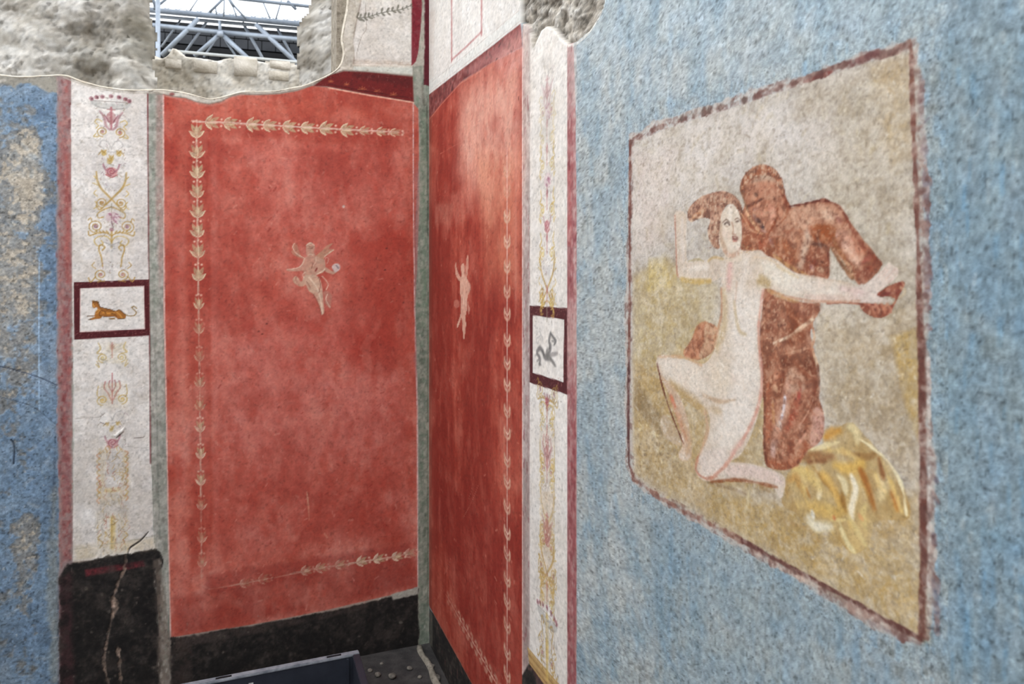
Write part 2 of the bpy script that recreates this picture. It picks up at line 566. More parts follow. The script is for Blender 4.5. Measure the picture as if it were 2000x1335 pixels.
T_STRIP = thing('ornament_strip', 'white fresco strip with ochre scrolls between blue plaster and the wide red panel', 'fresco strip')
p_swhite = part(T_STRIP, 'plaster_ground')
p_sline = part(T_STRIP, 'edge_line', None, 'thin dark red edge line')
T_PANTHER = thing('panther_picture', 'small framed painting of a reclining golden panther', 'painting')
p_pframe = part(T_PANTHER, 'painted_frame', None, 'dark maroon painted frame')
p_pgrd = part(T_PANTHER, 'picture_ground')
p_pcat = part(T_PANTHER, 'panther', None, 'golden brown panther lying with raised curled tail')
T_RED = thing('red_panel', 'wide red fresco panel with leafy border and pale winged figure, left of the corner', 'fresco panel')
p_red = part(T_RED, 'red_field', M_SMOOTH)
p_rline = part(T_RED, 'edge_line', M_SMOOTH, 'thin white edge line')
p_wing = part(T_RED, 'winged_figure', M_SMOOTH, 'pale winged figure flying with outstretched arm')
T_WHITE = thing('white_panel', 'white fresco panel with a dark leaf garland, above the wide red panel', 'fresco panel')
p_wgrd = part(T_WHITE, 'plaster_ground')
p_wgar = part(T_WHITE, 'leaf_garland', None, 'dark grey-green leaf garland')
p_wred = part(T_WHITE, 'red_border', None, 'dark red right border')

# ---- blue field: grey base, pigment surviving in patches
base = L.field((0.25, (112, 114, 114)), (0.5, (136, 136, 134)), (0.75, (160, 156, 148)), n=0.55 * nm + 0.45 * ng)
L.rgb[...] = base
L.id[...] = p_blue
blue = L.field((0.3, (96, 118, 142)), (0.5, (112, 136, 160)), (0.7, (132, 150, 168)), n=0.5 * nl + 0.5 * nm)
PX = CXP + FPX * (LEFT.o[0] + L.U * LEFT.d[0]) / (LEFT.o[1] + L.U * LEFT.d[1])      # where each point falls, only used to place pigment patches
PY = HZ - (L.V - EYE) * FPX / (LEFT.o[1] + L.U * LEFT.d[1])
# survival of the blue: strong down the right side, lower down, and in the upper left; lost in the middle
surv = 0.30 + 0.75 * sstep(62, 100, PX) + 0.55 * sstep(700, 860, PY) + 0.55 * (1 - sstep(235, 300, PY)) * sstep(-20, 40, PX)
surv -= 0.75 * np.exp(-(((PX - 55) / 45) ** 2 + ((PY - 330) / 85) ** 2)) + 0.45 * np.exp(-(((PX - 15) / 55) ** 2 + ((PY - 540) / 150) ** 2))
surv -= 0.55 * np.exp(-(((PX - 45) / 38) ** 2 + ((PY - 1080) / 90) ** 2))
surv += 1.6 * (nm - 0.5) + 0.9 * (ng - 0.5) + 0.6 * (nl - 0.5)
k = sstep(0.28, 0.68, surv)[..., None] * 0.92
L.rgb += (blue - L.rgb) * k
bare = sstep(0.10, -0.25, surv + 0.5 * (ng - 0.5))[..., None] * 0.85
L.rgb += (np.array((188, 176, 158)) - L.rgb) * bare
L.h += ((0.0010 * (sstep(0.30, 0.66, surv)) + (ng - 0.5) * 0.0024 * (1 - 0.6 * sstep(0.36, 0.62, surv))) * (1 - sstep(100, 112, PX))).astype(np.float32)
grey_low = sstep(1000, 1330, PY) * (1 - sstep(0, 60, PX)) * 0.25
L.rgb += (np.array((110, 120, 130)) - L.rgb) * grey_low[..., None]
L.stroke([(77, 505), (76, 640), (77, 800)], 2.5, (165, 190, 215), 0.7, part=p_blue)
L.stroke([(0, 715), (40, 725), (80, 738), (112, 752)], 2.0, (60, 70, 90), 0.8, dh=-0.0015)
L.stroke([(-20, 770), (60, 792), (112, 830), (140, 840)], 1.8, (70, 80, 95), 0.6, dh=-0.001)
L.stroke([(22, 858), (28, 872), (27, 905)], 3.0, (45, 55, 70), 0.9, dh=-0.002)
L.stroke([(-30, 1268), (20, 1262), (50, 1250)], 2, (80, 95, 110), 0.6)
L.stroke([(108, 850), (104, 970), (98, 1050), (92, 1090)], 2.5, (80, 95, 115), 0.6, rough=3)
L.poly([(98, 960), (112, 930), (118, 1335), (98, 1335), (94, 1100)], (138, 142, 138), 0.7, feather=6, rough=6)
# loose mortar at the top
L.poly([(-30, 130), (50, 150), (110, 150), (128, 172), (112, 182), (95, 178), (70, 166), (40, 160), (30, 172), (10, 166), (-30, 160)], (150, 143, 130), 0.95, feather=3, rough=5, part=p_mortar)
L.poly([(-440, 110), (-60, 135), (-60, 160), (-440, 150)], (150, 143, 130), 0.95, feather=3, rough=5, part=p_mortar)

# undercoat right of the blue field
L.poly([(110, -900), (900, -900), (900, 1700), (118, 1700)], (160, 146, 134), 1, feather=2, part=p_mortar)
# ---- red stripe
redband = L.field((0.3, (130, 80, 78)), (0.5, (150, 100, 96)), (0.7, (172, 136, 128)), n=0.5 * ns_ + 0.5 * ng)
L.poly([(112, 150), (140, 150), (141, 600), (143, 1100), (146, 1345), (118, 1345), (116, 1100), (111, 600)], (140, 120, 118), 1, feather=4, rough=2, part=p_redband)
L.poly([(121, 155), (138, 152), (139, 600), (141, 900), (141, 1092), (118, 1100), (115, 700), (114, 300)], redband, 0.9, feather=5, rough=5, wear=0.6, part=p_redband)
L.poly([(126, 300), (137, 300), (138, 560), (126, 540)], (156, 74, 66), 0.5, feather=5)
L.poly([(122, 600), (134, 600), (136, 1000), (124, 1000)], (132, 74, 76), 0.35, feather=5)

# ---- white strip
white = L.field((0.25, (196, 187, 180)), (0.5, (215, 207, 200)), (0.75, (226, 220, 213)), n=0.5 * nm + 0.5 * nl)
L.poly([(139, 148), (290, 172), (290, 300), (293, 700), (296, 900), (304, 1085), (142, 1096), (143, 800), (141, 500), (139, 300)], white, 1, feather=1.5, rough=1, part=p_swhite)
# green and grey stripe between strip and red panel
grn = L.field((0.3, (138, 136, 126)), (0.5, (164, 159, 150)), (0.7, (184, 178, 168)), n=0.55 * ng + 0.45 * ns_)
L.poly([(290, 172), (319, 178), (321, 600), (326, 900), (330, 1080), (334, 1345), (306, 1345), (303, 1085), (296, 900), (293, 600), (290, 300)], grn, 1, feather=1.2, part=p_green)
L.poly([(290, 185), (302, 185), (306, 600), (300, 620), (294, 600)], (124, 138, 122), 0.30, feather=5, wear=0.6)
L.poly([(306, 185), (318, 185), (319, 500), (312, 560), (305, 400)], (158, 112, 104), 0.55, feather=5, wear=0.3)
L.poly([(305, 820), (327, 760), (331, 1100), (318, 1250), (308, 1085)], (126, 128, 118), 0.45, feather=6, wear=0.4)
L.stroke([(326, 890), (329, 1060), (331, 1250)], 3.5, (66, 84, 74), 0.55, wear=0.5)
L.stroke([(305, 700), (308, 900), (312, 1050)], 3, (96, 100, 92), 0.4, wear=0.5)
L.stroke([(288.5, 182), (289.5, 400), (292, 640), (294, 905)], 2.2, (104, 44, 46), 0.85, wear=0.25, part=p_sline, smooth=False)
L.stroke([(291, 460), (294, 650), (296.5, 905), (301, 1060)], 1.6, (110, 120, 108), 0.6, wear=0.4, smooth=False)
L.stroke([(141, 640), (143, 800), (142, 960)], 4, (150, 165, 155), 0.4, wear=0.5)

# ---- red panel field
rn = 0.45 * nl + 0.3 * nm + 0.15 * fbm(L.U, L.V, 0.6, 77, 2) + 0.1 * ng
rn = (rn - 0.5) * 1.7 + 0.5
red = L.field((0.25, (154, 60, 46)), (0.45, (170, 78, 62)), (0.6, (184, 98, 82)), (0.8, (198, 124, 110)), n=rn)
REDP = [(319, 184), (340, 190), (362, 192), (385, 201), (408, 205), (432, 200), (450, 190), (470, 185), (500, 186), (545, 184), (580, 178), (610, 168),
        (640, 171), (720, 185), (806, 201), (817, 212), (818, 300), (812, 420), (809, 600), (815, 800), (816, 1100), (816, 1145), (760, 1162), (640, 1190), (520, 1214), (333, 1244), (328, 1000), (324, 800), (320, 600)]
L.poly(REDP, red, 1, feather=1.2, part=p_red)
# the deeper red frame that the garland runs in, paler inside
L.poly([(412, 268), (560, 276), (790, 292), (790, 500), (796, 1040), (420, 1120), (412, 700)], (190, 100, 90), 0.22, feather=3)
L.poly([(430, 640), (700, 600), (790, 760), (790, 880), (600, 930), (440, 880)], (194, 114, 104), 0.5, feather=70)
L.poly([(500, 300), (770, 300), (760, 420), (640, 470), (520, 440)], (192, 108, 96), 0.40, feather=60)
L.poly([(340, 420), (362, 420), (366, 1200), (345, 1200)], (192, 112, 100), 0.45, feather=5, wear=0.5)
L.poly([(398, 225), (780, 248), (780, 285), (398, 262)], (150, 48, 36), 0.35, feather=6)
L.poly([(366, 262), (410, 262), (415, 1112), (372, 1130)], (148, 50, 38), 0.38, feather=4)
L.poly([(411, 270), (424, 270), (428, 1110), (416, 1112)], (194, 116, 104), 0.30, feather=4, wear=0.4)
L.poly([(400, 1122), (800, 1060), (805, 1095), (400, 1165)], (134, 48, 40), 0.55, feather=6)
L.poly([(345, 1168), (600, 1128), (810, 1092), (814, 1142), (640, 1186), (345, 1238)], (126, 42, 34), 0.6, feather=10)
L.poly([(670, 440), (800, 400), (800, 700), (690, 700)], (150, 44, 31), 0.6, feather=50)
L.poly([(520, 560), (700, 640), (780, 640), (780, 740), (560, 720)], (160, 52, 40), 0.35, feather=45)
L.poly([(420, 900), (640, 930), (780, 960), (780, 1060), (440, 1090)], (150, 52, 42), 0.30, feather=45)
L.poly([(320, 200), (345, 205), (350, 800), (326, 800)], (150, 46, 34), 0.35, feather=8)
L.poly([(325, 195), (600, 190), (780, 230), (500, 228), (330, 240)], (184, 84, 62), 0.35, feather=10)
for q in range(46):
    x = random.uniform(330, 800); y = random.uniform(230, 1150)
    L.stroke([(x, y), (x + random.uniform(-3, 3), y + random.uniform(18, 70))], random.uniform(2, 7), (196, 112, 98) if q % 3 else (140, 44, 34), 0.22, soft=0.9, wear=0.6)
L.stroke([(599, 958), (602, 985), (604, 1016)], 3.2, (214, 160, 130), 0.75, taper=0.7, wear=0.3)
L.stroke([(634, 1042), (639, 1049)], 3, (215, 170, 140), 0.8)
L.stroke([(508, 503), (500, 512)], 2.5, (205, 130, 112), 0.5)
L.blob(671, 403, 2.6, 2.6, (238, 226, 212), 1, dh=-0.002)
for x, y in ((505, 647), (512, 652), (755, 485), (752, 527), (707, 543), (770, 563), (788, 591), (521, 632), (724, 687)):
    L.blob(x, y, 2.5, 1.3, (70, 30, 26), 0.8)
L.poly([(420, 800), (560, 782), (690, 770), (690, 776), (540, 792)], (198, 120, 108), 0.3, feather=4, wear=0.6)
# white edge lines of the panel
L.stroke([(319, 186), (320, 400), (321, 600), (325, 800), (328, 1000), (333, 1243)], 2.6, (214, 178, 168), 0.9, wear=0.3, part=p_rline, smooth=False)
L.stroke([(807, 202), (807, 330), (808, 450), (810, 600), (815, 800), (816, 1145)], 2.4, (222, 196, 190), 0.85, wear=0.45, part=p_rline, smooth=False)
L.poly([(809, 330), (818, 300), (817, 560), (813, 800), (810, 700)], (150, 100, 98), 0.7, feather=3, rough=2)

# ---- corner stripe (grey-green)
cs = L.field((0.3, (98, 108, 94)), (0.5, (126, 130, 116)), (0.7, (152, 150, 136)), n=0.5 * ns_ + 0.5 * ng)
L.poly([(806, 128), (838.5, 128), (838.5, 1265), (817, 1265), (817, 1140), (817, 800), (811, 600), (819, 420), (819, 215), (808, 200)], cs, 1, feather=1.2, rough=0.6, part=p_corner)
L.poly([(822, 220), (833, 220), (832, 640), (822, 640)], (104, 128, 104), 0.40, feather=4, wear=0.4)
L.stroke([(834, 200), (836, 420), (834, 460)], 4, (70, 74, 62), 0.7, wear=0.3)
L.stroke([(836, 560), (835, 900), (836, 1200)], 3, (88, 88, 74), 0.6, wear=0.4)
L.poly([(806, 126), (832, 126), (834, 200), (822, 210), (808, 196)], (156, 152, 140), 0.6, feather=5, wear=0.3)
L.stroke([(829, 158), (826, 180), (830, 205)], 5, (80, 78, 66), 0.7, wear=0.3, dh=-0.003)
L.poly([(826, -460), (838.5, -460), (838.5, 168), (828, 165)], (82, 24, 32), 1, feather=1.0, part=p_corner_red)
L.poly([(821, -460), (828, -460), (829, 128), (806, 130), (814, 118), (822, 60)], (166, 158, 146), 1, feather=1.2, rough=1.5, part=p_corner)

# ---- black dado
blk = L.field((0.3, (22, 19, 18)), (0.5, (33, 29, 27)), (0.68, (54, 48, 44)), (0.8, (82, 74, 67)), n=0.5 * ng + 0.3 * nm + 0.2 * nl)
L.poly([(333, 1246), (520, 1217), (640, 1194), (760, 1166), (817, 1150), (819, 1262), (839, 1262), (839, 1500), (333, 1500)], blk, 1, feather=2, rough=3, part=p_dado)
L.poly([(334, 1246), (520, 1217), (640, 1194), (720, 1176), (720, 1186), (640, 1206), (520, 1232), (400, 1256), (334, 1266)], (88, 72, 66), 0.55, feather=4, wear=0.6)
L.poly([(764, 1160), (816, 1147), (817, 1160), (768, 1171)], (168, 164, 152), 0.95, feather=2, rough=1.5, part=p_mortar)
L.poly([(336, 1262), (374, 1258), (376, 1400), (336, 1400)], (74, 60, 54), 0.6, feather=5, wear=0.5)
L.poly([(133, 1101), (190, 1092), (250, 1082), (305, 1073), (314, 1085), (312, 1345), (309, 1500), (115, 1500), (118, 1130)], blk, 1, feather=3, rough=4, part=p_dado)
L.poly([(166, 1112), (280, 1094), (283, 1105), (168, 1125)], (112, 40, 46), 0.9, feather=3, wear=0.35, part=p_dado)
L.poly([(115, 1130), (140, 1115), (146, 1345), (115, 1345)], (78, 46, 48), 0.6, feather=6, wear=0.4)
L.poly([(300, 1095), (312, 1090), (333, 1250), (334, 1345), (312, 1345)], (112, 98, 88), 0.85, feather=4, rough=3, wear=0.35, part=p_green)
L.stroke([(302, 1110), (308, 1240)], 4, (40, 34, 32), 0.7, wear=0.4)
for pts, w in (([(245, 1085), (243, 1108), (239, 1122), (226, 1150), (221, 1178), (219, 1205), (210, 1245), (204, 1282), (208, 1320), (215, 1345)], 4.5),
               ([(222, 1170), (226, 1185), (222, 1196)], 9), ([(230, 1262), (234, 1290), (236, 1345)], 5)):
    L.stroke(pts, w, (158, 134, 118), 0.85, rough=3, wear=0.2, dh=-0.003)
for q in range(60):
    x = random.uniform(120, 300) if q < 34 else random.uniform(340, 815)
    y = random.uniform(1120, 1340) if q < 34 else random.uniform(1200, 1345)
    L.blob(x, y, random.uniform(1, 4), random.uniform(1, 3), (132, 122, 110), 0.5, rough=2)

# ---- cornice band over the red panel and white panel above
L.poly([(612, 168), (640, 148), (672, 139), (720, 141), (806, 150), (808, 199), (720, 184), (640, 169)], (104, 30, 28), 1, feather=1.5, part=p_cornice)
L.poly([(690, 140), (806, 151), (806, 170), (690, 150)], (70, 24, 24), 0.6, feather=6, wear=0.3)
L.stroke([(640, 164), (720, 179), (805, 192)], 1.6, (70, 22, 22), 0.8, smooth=False)
L.stroke([(641, 171.5), (720, 186), (808, 200)], 2.4, (226, 170, 146), 0.9, wear=0.2, part=p_rline, smooth=False)
for x, y, r in ((646, 157, 3), (677, 163, 4), (707, 172, 5.5), (737, 176, 4), (768, 183, 5)):
    for a in range(5):
        t = math.pi * a / 4
        L.stroke([(x, y + 2), (x + r * 1.5 * math.cos(t), y + 2 - r * math.sin(t))], 1.5, (168, 92, 60), 0.6)
    L.stroke([(x - r, y + 3), (x + r, y + 4)], 1.4, (172, 98, 60), 0.5)
# mortar rim (band below the lip)
rim = [(300, 172), (345, 178), (380, 184), (410, 190), (440, 185), (475, 176), (530, 175), (570, 170), (600, 162), (630, 148), (655, 134), (668, 118), (673, 95), (668, 75), (673, 40), (682, -60), (688, -460),
       (716, -460), (708, -60), (704, 5), (696, 40), (690, 75), (692, 112), (690, 126), (806, 128), (806, 148), (720, 140), (672, 137), (640, 147), (610, 166), (580, 176), (545, 182), (500, 184), (470, 183), (450, 188), (432, 198), (408, 203), (385, 199), (362, 191), (340, 188), (319, 184), (300, 180)]
mort = L.field((0.3, (176, 166, 152)), (0.6, (202, 193, 180)), n=0.5 * nm + 0.5 * ng)
L.poly(rim, mort, 1, feather=1.2, part=p_mortar, dh=0.002)
L.poly([(690, 60), (700, 40), (696, 112), (690, 126), (672, 130), (676, 90)], (152, 143, 130), 0.6, feather=4, wear=0.4)
L.poly([(690, 130), (806, 132), (806, 146), (720, 139), (690, 137)], (196, 198, 188), 0.8, feather=3)
L.stroke([(320, 186), (345, 192), (385, 202), (408, 206), (432, 201), (452, 190), (475, 185)], 4, (196, 150, 138), 0.55, wear=0.4)
L.blob(336, 184, 5, 3, (128, 60, 58), 0.8)
L.stroke([(125, 151), (160, 164), (210, 176), (260, 181), (312, 181)], 3, (178, 168, 154), 0.8, part=p_mortar)
# white panel
wp = L.field((0.25, (186, 177, 167)), (0.5, (202, 194, 185)), (0.75, (212, 206, 198)), n=0.5 * nm + 0.5 * nl)
L.poly([(716, -460), (804, -460), (804, 125), (760, 128), (691, 127), (693, 112), (691, 75), (697, 42), (705, 5), (709, -60)], wp, 1, feather=1.5, rough=1.5, part=p_wgrd)
L.poly([(690, 116), (804, 120), (804, 128), (690, 128)], (172, 150, 132), 0.5, feather=4, wear=0.5)
L.poly([(803.5, -460), (823, -460), (824, 20), (821, 62), (817, 100), (812, 120), (804, 128)], (112, 30, 40), 1, feather=1.0, rough=0.7, wear=0.15, part=p_wred)
L.stroke([(715, 0), (714, 30), (716, 55), (706, 72), (698, 100), (696, 118)], 1.3, (130, 118, 106), 0.7, part=None)
gp = smooth_pts([(697, 34), (715, 34), (735, 28), (760, 22), (785, 18), (804, 10)], False, 5)
L.stroke(gp, 1.5, (100, 98, 86), 0.9, smooth=False, part=p_wgar)
for i, (x, y) in enumerate(gp[::2]):
    dense = 1.0 if (abs(x - 708) < 14 or abs(x - 760) < 16) else 0.45
    for sg in (-1, 1):
        an = math.radians(-18 + sg * random.uniform(35, 65)); ln = random.uniform(7, 12) * dense + 2
        L.stroke([(x, y), (x + ln * 0.6 * math.cos(an), y + ln * 0.6 * math.sin(an)), (x + ln * math.cos(an), y + ln * math.sin(an) * 0.9)], 3.2 * dense + 0.8, (104, 100, 88), 0.85, taper=0.8, part=p_wgar)

# ---- garland of the red panel: every sprig its own part
GB, GL, GD = (184, 158, 128), (220, 200, 168), (128, 84, 66)
def leaf(T, a0, b0, a1, b1, w):
    """pointed leaf outline from (a0,b0) to the tip (a1,b1)"""
    dx, dy = a1 - a0, b1 - b0; l = math.hypot(dx, dy); nx, ny = -dy / l, dx / l
    L_ = []
    for t, k in ((0, .12), (.25, .75), (.5, 1.0), (.75, .65), (1, 0), (.75, -.65), (.5, -1.0), (.25, -.75)):
        L_.append(T(a0 + dx * t + nx * w * .5 * k, b0 + dy * t + ny * w * .5 * k))
    return L_
def sprig(cv, th, x, y, ang, ln, wd, fade, mat=M_SMOOTH):
    """one leafy sprig: pointed stem end ahead, leaves opening backwards, berries behind"""
    pid = part(th, 'leaf_sprig', mat)
    R = random.Random(int(x * 7 + y * 13))
    ca, sa = math.cos(ang), math.sin(ang)
    T = lambda a, b: (x + a * ca - b * sa, y + a * sa + b * ca)      # a along the garland, b across
    al = 0.9 * fade; we = 0.25 + 0.5 * (1 - fade)
    pale_ = y > 800
    GB = (206, 180, 160) if pale_ else (184, 158, 128)
    cv.stroke([T(ln * 0.95, R.uniform(-1, 1)), T(ln * 0.6, 1.0), T(ln * 0.25, 0)], 2.4, (206, 172, 152), al * .9, part=pid, idmin=.08, wear=we)
    cv.stroke([T(ln * 0.8, -1.5), T(ln * 0.35, -1)], 1.5, (196, 158, 138), al * .8, wear=we)
    for sg in (-1, 1):
        j = R.uniform(.85, 1.15)
        cv.poly(leaf(T, ln * .30, sg * 1, -ln * .02, sg * wd * .62 * j, wd * .42), GB, al, feather=.9, part=pid, idmin=.08, wear=we)
        cv.poly(leaf(T, ln * .12, sg * 1, -ln * .34, sg * wd * .48 * j, wd * .40), (176, 150, 116), al, feather=.9, part=pid, idmin=.08, wear=we)
        cv.stroke([T(ln * .30, sg * 2), T(ln * .20, sg * wd * .42), T(-ln * .01, sg * wd * .66 * j)], 1.7, GL, al, part=pid, idmin=.08, wear=we)
        cv.stroke([T(ln * .14, sg * 1.5), T(-ln * .12, sg * wd * .28)], 1.3, GD, .6 * fade, wear=we)
        cv.blob(*T(-ln * .44, sg * wd * .30 * j), 2.3, 2.1, (226, 190, 168), al * .9, part=pid, idmin=.08)
    cv.poly(leaf(T, ln * .26, 0, -ln * .30, 0, wd * .42), (190, 164, 130), al, feather=.9, part=pid, idmin=.08, wear=we)
    cv.stroke([T(ln * .22, -1.2), T(-ln * .2, -1)], 1.3, GL, al * .8, wear=we)
    cv.blob(*T(-ln * .5, 0), 2, 1.8, (222, 186, 164), al * .8, part=pid, idmin=.08)
for i, y in enumerate((256, 296, 335, 373, 412, 450, 490, 535, 592, 640, 694, 745, 790, 832, 884, 936, 984, 1048, 1096)):
    x = 384 + (y - 256) * 0.0125
    f = 1.0 if y < 540 else (0.8 if y < 600 else (0.55 if y < 800 else (0.85 if y < 940 else 0.5)))
    sprig(L, T_RED, x, y, math.pi / 2, 42 if y < 560 else 36, 21 if y < 560 else 15, f)
L.stroke([(384, 240), (387, 500), (390, 800), (394, 1140)], 1.5, (204, 170, 152), 0.45, wear=0.8, smooth=False)
for x in (414, 450, 494, 527, 565, 601, 637, 678, 712, 745, 772):
    sprig(L, T_RED, x, 237 + (x - 383) * 0.0556, math.pi + 0.055, 42 if x < 700 else 32, 20 if x < 700 else 13, 1.0 if x < 700 else 0.9)
L.stroke([(384, 238), (440, 238), (600, 248), (780, 258)], 1.8, (214, 176, 162), 0.8, wear=0.25, smooth=False)
for x, y, f in ((479, 1138, 0.4), (515, 1130, 0.35), (598, 1114, 0.5), (627, 1108, 0.6), (665, 1102, 0.7), (707, 1096, 0.95), (740, 1091, 1.0), (776, 1086, 1.0), (801, 1080, 0.6)):
    sprig(L, T_RED, x, y, math.pi - 0.18, 34, 15, f)
L.stroke([(394, 1142), (410, 1150), (480, 1138), (610, 1113), (700, 1097), (806, 1080)], 2.2, (196, 156, 136), 0.5, wear=0.6, smooth=False)

# ---- winged figure on the red panel
c3 = crop(540, 460, 7.853)
FB, FL_, FD = (186, 146, 124), (218, 192, 168), (132, 84, 70)
def W(pts, col, al=0.95, fe=1.2, **kw): L.poly(c3(*pts), col, al, feather=fe, closed_smooth=True, part=p_wing, wear=kw.pop('wear', 0.2), **kw)
W([(250, 150), (275, 110), (320, 150), (345, 230), (380, 310), (440, 350), (380, 350), (290, 310), (245, 280), (228, 230), (262, 225)], (172, 118, 96))
W([(610, 310), (700, 230), (760, 160), (860, 120), (800, 200), (890, 215), (800, 280), (740, 320), (720, 400), (640, 420)], (176, 132, 106))
W([(450, 190), (470, 125), (520, 105), (580, 140), (590, 190), (575, 250), (590, 300), (470, 300), (455, 250)], FB)
W([(420, 350), (500, 300), (590, 300), (660, 340), (740, 380), (750, 470), (720, 560), (640, 590), (560, 640), (430, 610), (410, 540), (330, 545), (190, 545), (150, 520), (240, 510), (330, 490), (390, 430)], FB)
W([(740, 480), (800, 510), (860, 545), (930, 540), (880, 590), (820, 580), (740, 540)], FB)
W([(850, 470), (890, 430), (950, 430), (980, 480), (960, 530), (900, 560), (860, 510)], (196, 176, 170))
W([(430, 610), (560, 600), (650, 640), (690, 740), (710, 860), (720, 1000), (730, 1170), (690, 1215), (680, 1130), (640, 1020), (580, 910), (500, 850), (450, 760), (400, 700)], (196, 164, 140))
W([(720, 860), (790, 850), (850, 920), (840, 1010), (830, 1110), (790, 1090), (730, 1020), (740, 960)], (176, 116, 100))
W([(250, 660), (290, 620), (340, 650), (370, 700), (430, 690), (440, 760), (370, 780), (300, 750), (260, 710)], (190, 152, 128))
for pts, col, w in (([(270, 120), (250, 170), (270, 230), (330, 290), (420, 340)], FL_, 1.8), ([(870, 220), (800, 270), (740, 320)], FL_, 2), ([(455, 150), (520, 110), (580, 150)], FL_, 2),
                    ([(430, 350), (400, 430), (330, 490), (160, 520)], FL_, 2), ([(600, 330), (600, 400), (560, 470)], FL_, 1.5), ([(480, 300), (530, 280), (560, 300)], FL_, 1.5),
                    ([(620, 590), (700, 550), (740, 510)], FL_, 2.2), ([(700, 620), (770, 700), (790, 760), (760, 830)], FL_, 1.8), ([(500, 640), (620, 800), (680, 1000), (705, 1190)], FL_, 3),
                    ([(620, 500), (600, 540)], (120, 40, 36), 3), ([(560, 420), (540, 500)], FD, 2), ([(440, 560), (400, 600), (420, 640)], FL_, 2), ([(480, 200), (560, 200)], FD, 1.5),
                    ([(650, 640), (670, 760), (650, 880)], FD, 1.6), ([(460, 700), (520, 800)], FD, 1.6), ([(560, 900), (640, 1040), (690, 1200)], FD, 1.4), ([(780, 900), (760, 980), (820, 1100)], FL_, 2),
                    ([(740, 390), (760, 330), (800, 360), (780, 420)], (206, 150, 134), 1.6), ([(920, 460), (950, 500)], (110, 100, 110), 2.4), ([(500, 170), (550, 180)], FD, 1.5), ([(300, 640), (310, 720)], FD, 1.5)):
    L.stroke(c3(*pts), w, col, 0.8, wear=0.25, part=p_wing)

# ---- panther picture
L.poly([(144, 551), (291, 545), (292, 655), (145, 663)], (78, 26, 30), 1, feather=0.9, part=p_pframe)
L.poly([(157, 563), (281, 558.5), (282.5, 642), (156, 648)], white, 1, feather=0.8, part=p_pgrd)
L.stroke([(157, 563), (281, 558.5), (282.5, 642), (156, 648), (157, 563)], 1.3, (228, 190, 182), 0.6, smooth=False)
for q in range(110):
    L.blob(random.uniform(145, 291), random.choice((random.uniform(547, 560), random.uniform(645, 661))), 1.0, 0.8, (140, 96, 90), 0.5)
c4 = crop(150, 560, 13.35)
L.poly(c4((400, 370), (440, 350), (560, 375), (580, 450), (600, 510), (650, 530), (740, 570), (860, 578), (990, 630), (1100, 600), (1160, 620), (1250, 700), (1290, 750), (1260, 825), (1080, 842), (1060, 825), (970, 770), (800, 785), (670, 760), (620, 820), (520, 840), (340, 862), (305, 845), (420, 800), (490, 765), (280, 777), (270, 755), (470, 735), (480, 650), (545, 570), (515, 530), (440, 555), (408, 520), (400, 450)), (158, 100, 44), 1, feather=0.7, part=p_pcat)
L.poly(c4((840, 815), (990, 805), (1010, 835), (870, 850)), (120, 84, 40), 0.9, feather=0.7, part=p_pcat)
L.stroke(c4((1240, 705), (1330, 748), (1420, 760), (1510, 735), (1552, 670), (1520, 620), (1460, 570), (1440, 525), (1500, 508), (1560, 560)), 2.0, (140, 112, 64), 0.95, part=p_pcat)
for pts, col, w in (([(560, 400), (600, 510), (660, 540), (860, 585), (990, 632)], (84, 52, 22), 1.8), ([(1050, 625), (1120, 605), (1260, 720)], (92, 60, 26), 2), ([(690, 670), (820, 690), (980, 680)], (206, 140, 60), 2.6),
                    ([(680, 760), (830, 778), (980, 760)], (110, 64, 24), 1.6), ([(600, 640), (590, 740), (640, 760)], (100, 60, 24), 2), ([(1040, 660), (1120, 720), (1180, 800)], (206, 150, 74), 2.2), ([(500, 640), (560, 580)], (214, 164, 92), 1.8),
                    ([(420, 440), (450, 510)], (206, 156, 84), 1.8), ([(395, 365), (460, 370), (560, 395)], (92, 64, 26), 1.8), ([(310, 850), (360, 850)], (60, 46, 28), 1.8), ([(280, 765), (420, 750)], (84, 60, 30), 1.6), ([(1070, 840), (1270, 815)], (80, 56, 26), 1.4), ([(440, 430), (470, 440)], (70, 44, 20), 1.2), ([(640, 600), (720, 640), (760, 700)], (112, 66, 26), 2), ([(780, 600), (900, 640)], (120, 72, 28), 1.8), ([(900, 700), (1000, 720), (1040, 780)], (118, 70, 28), 2), ([(500, 700), (560, 660), (600, 600)], (190, 128, 60), 2.4), ([(430, 400), (540, 420), (570, 470)], (112, 70, 30), 2)):
    L.stroke(c4(*pts), w, col, 0.85, part=p_pcat)

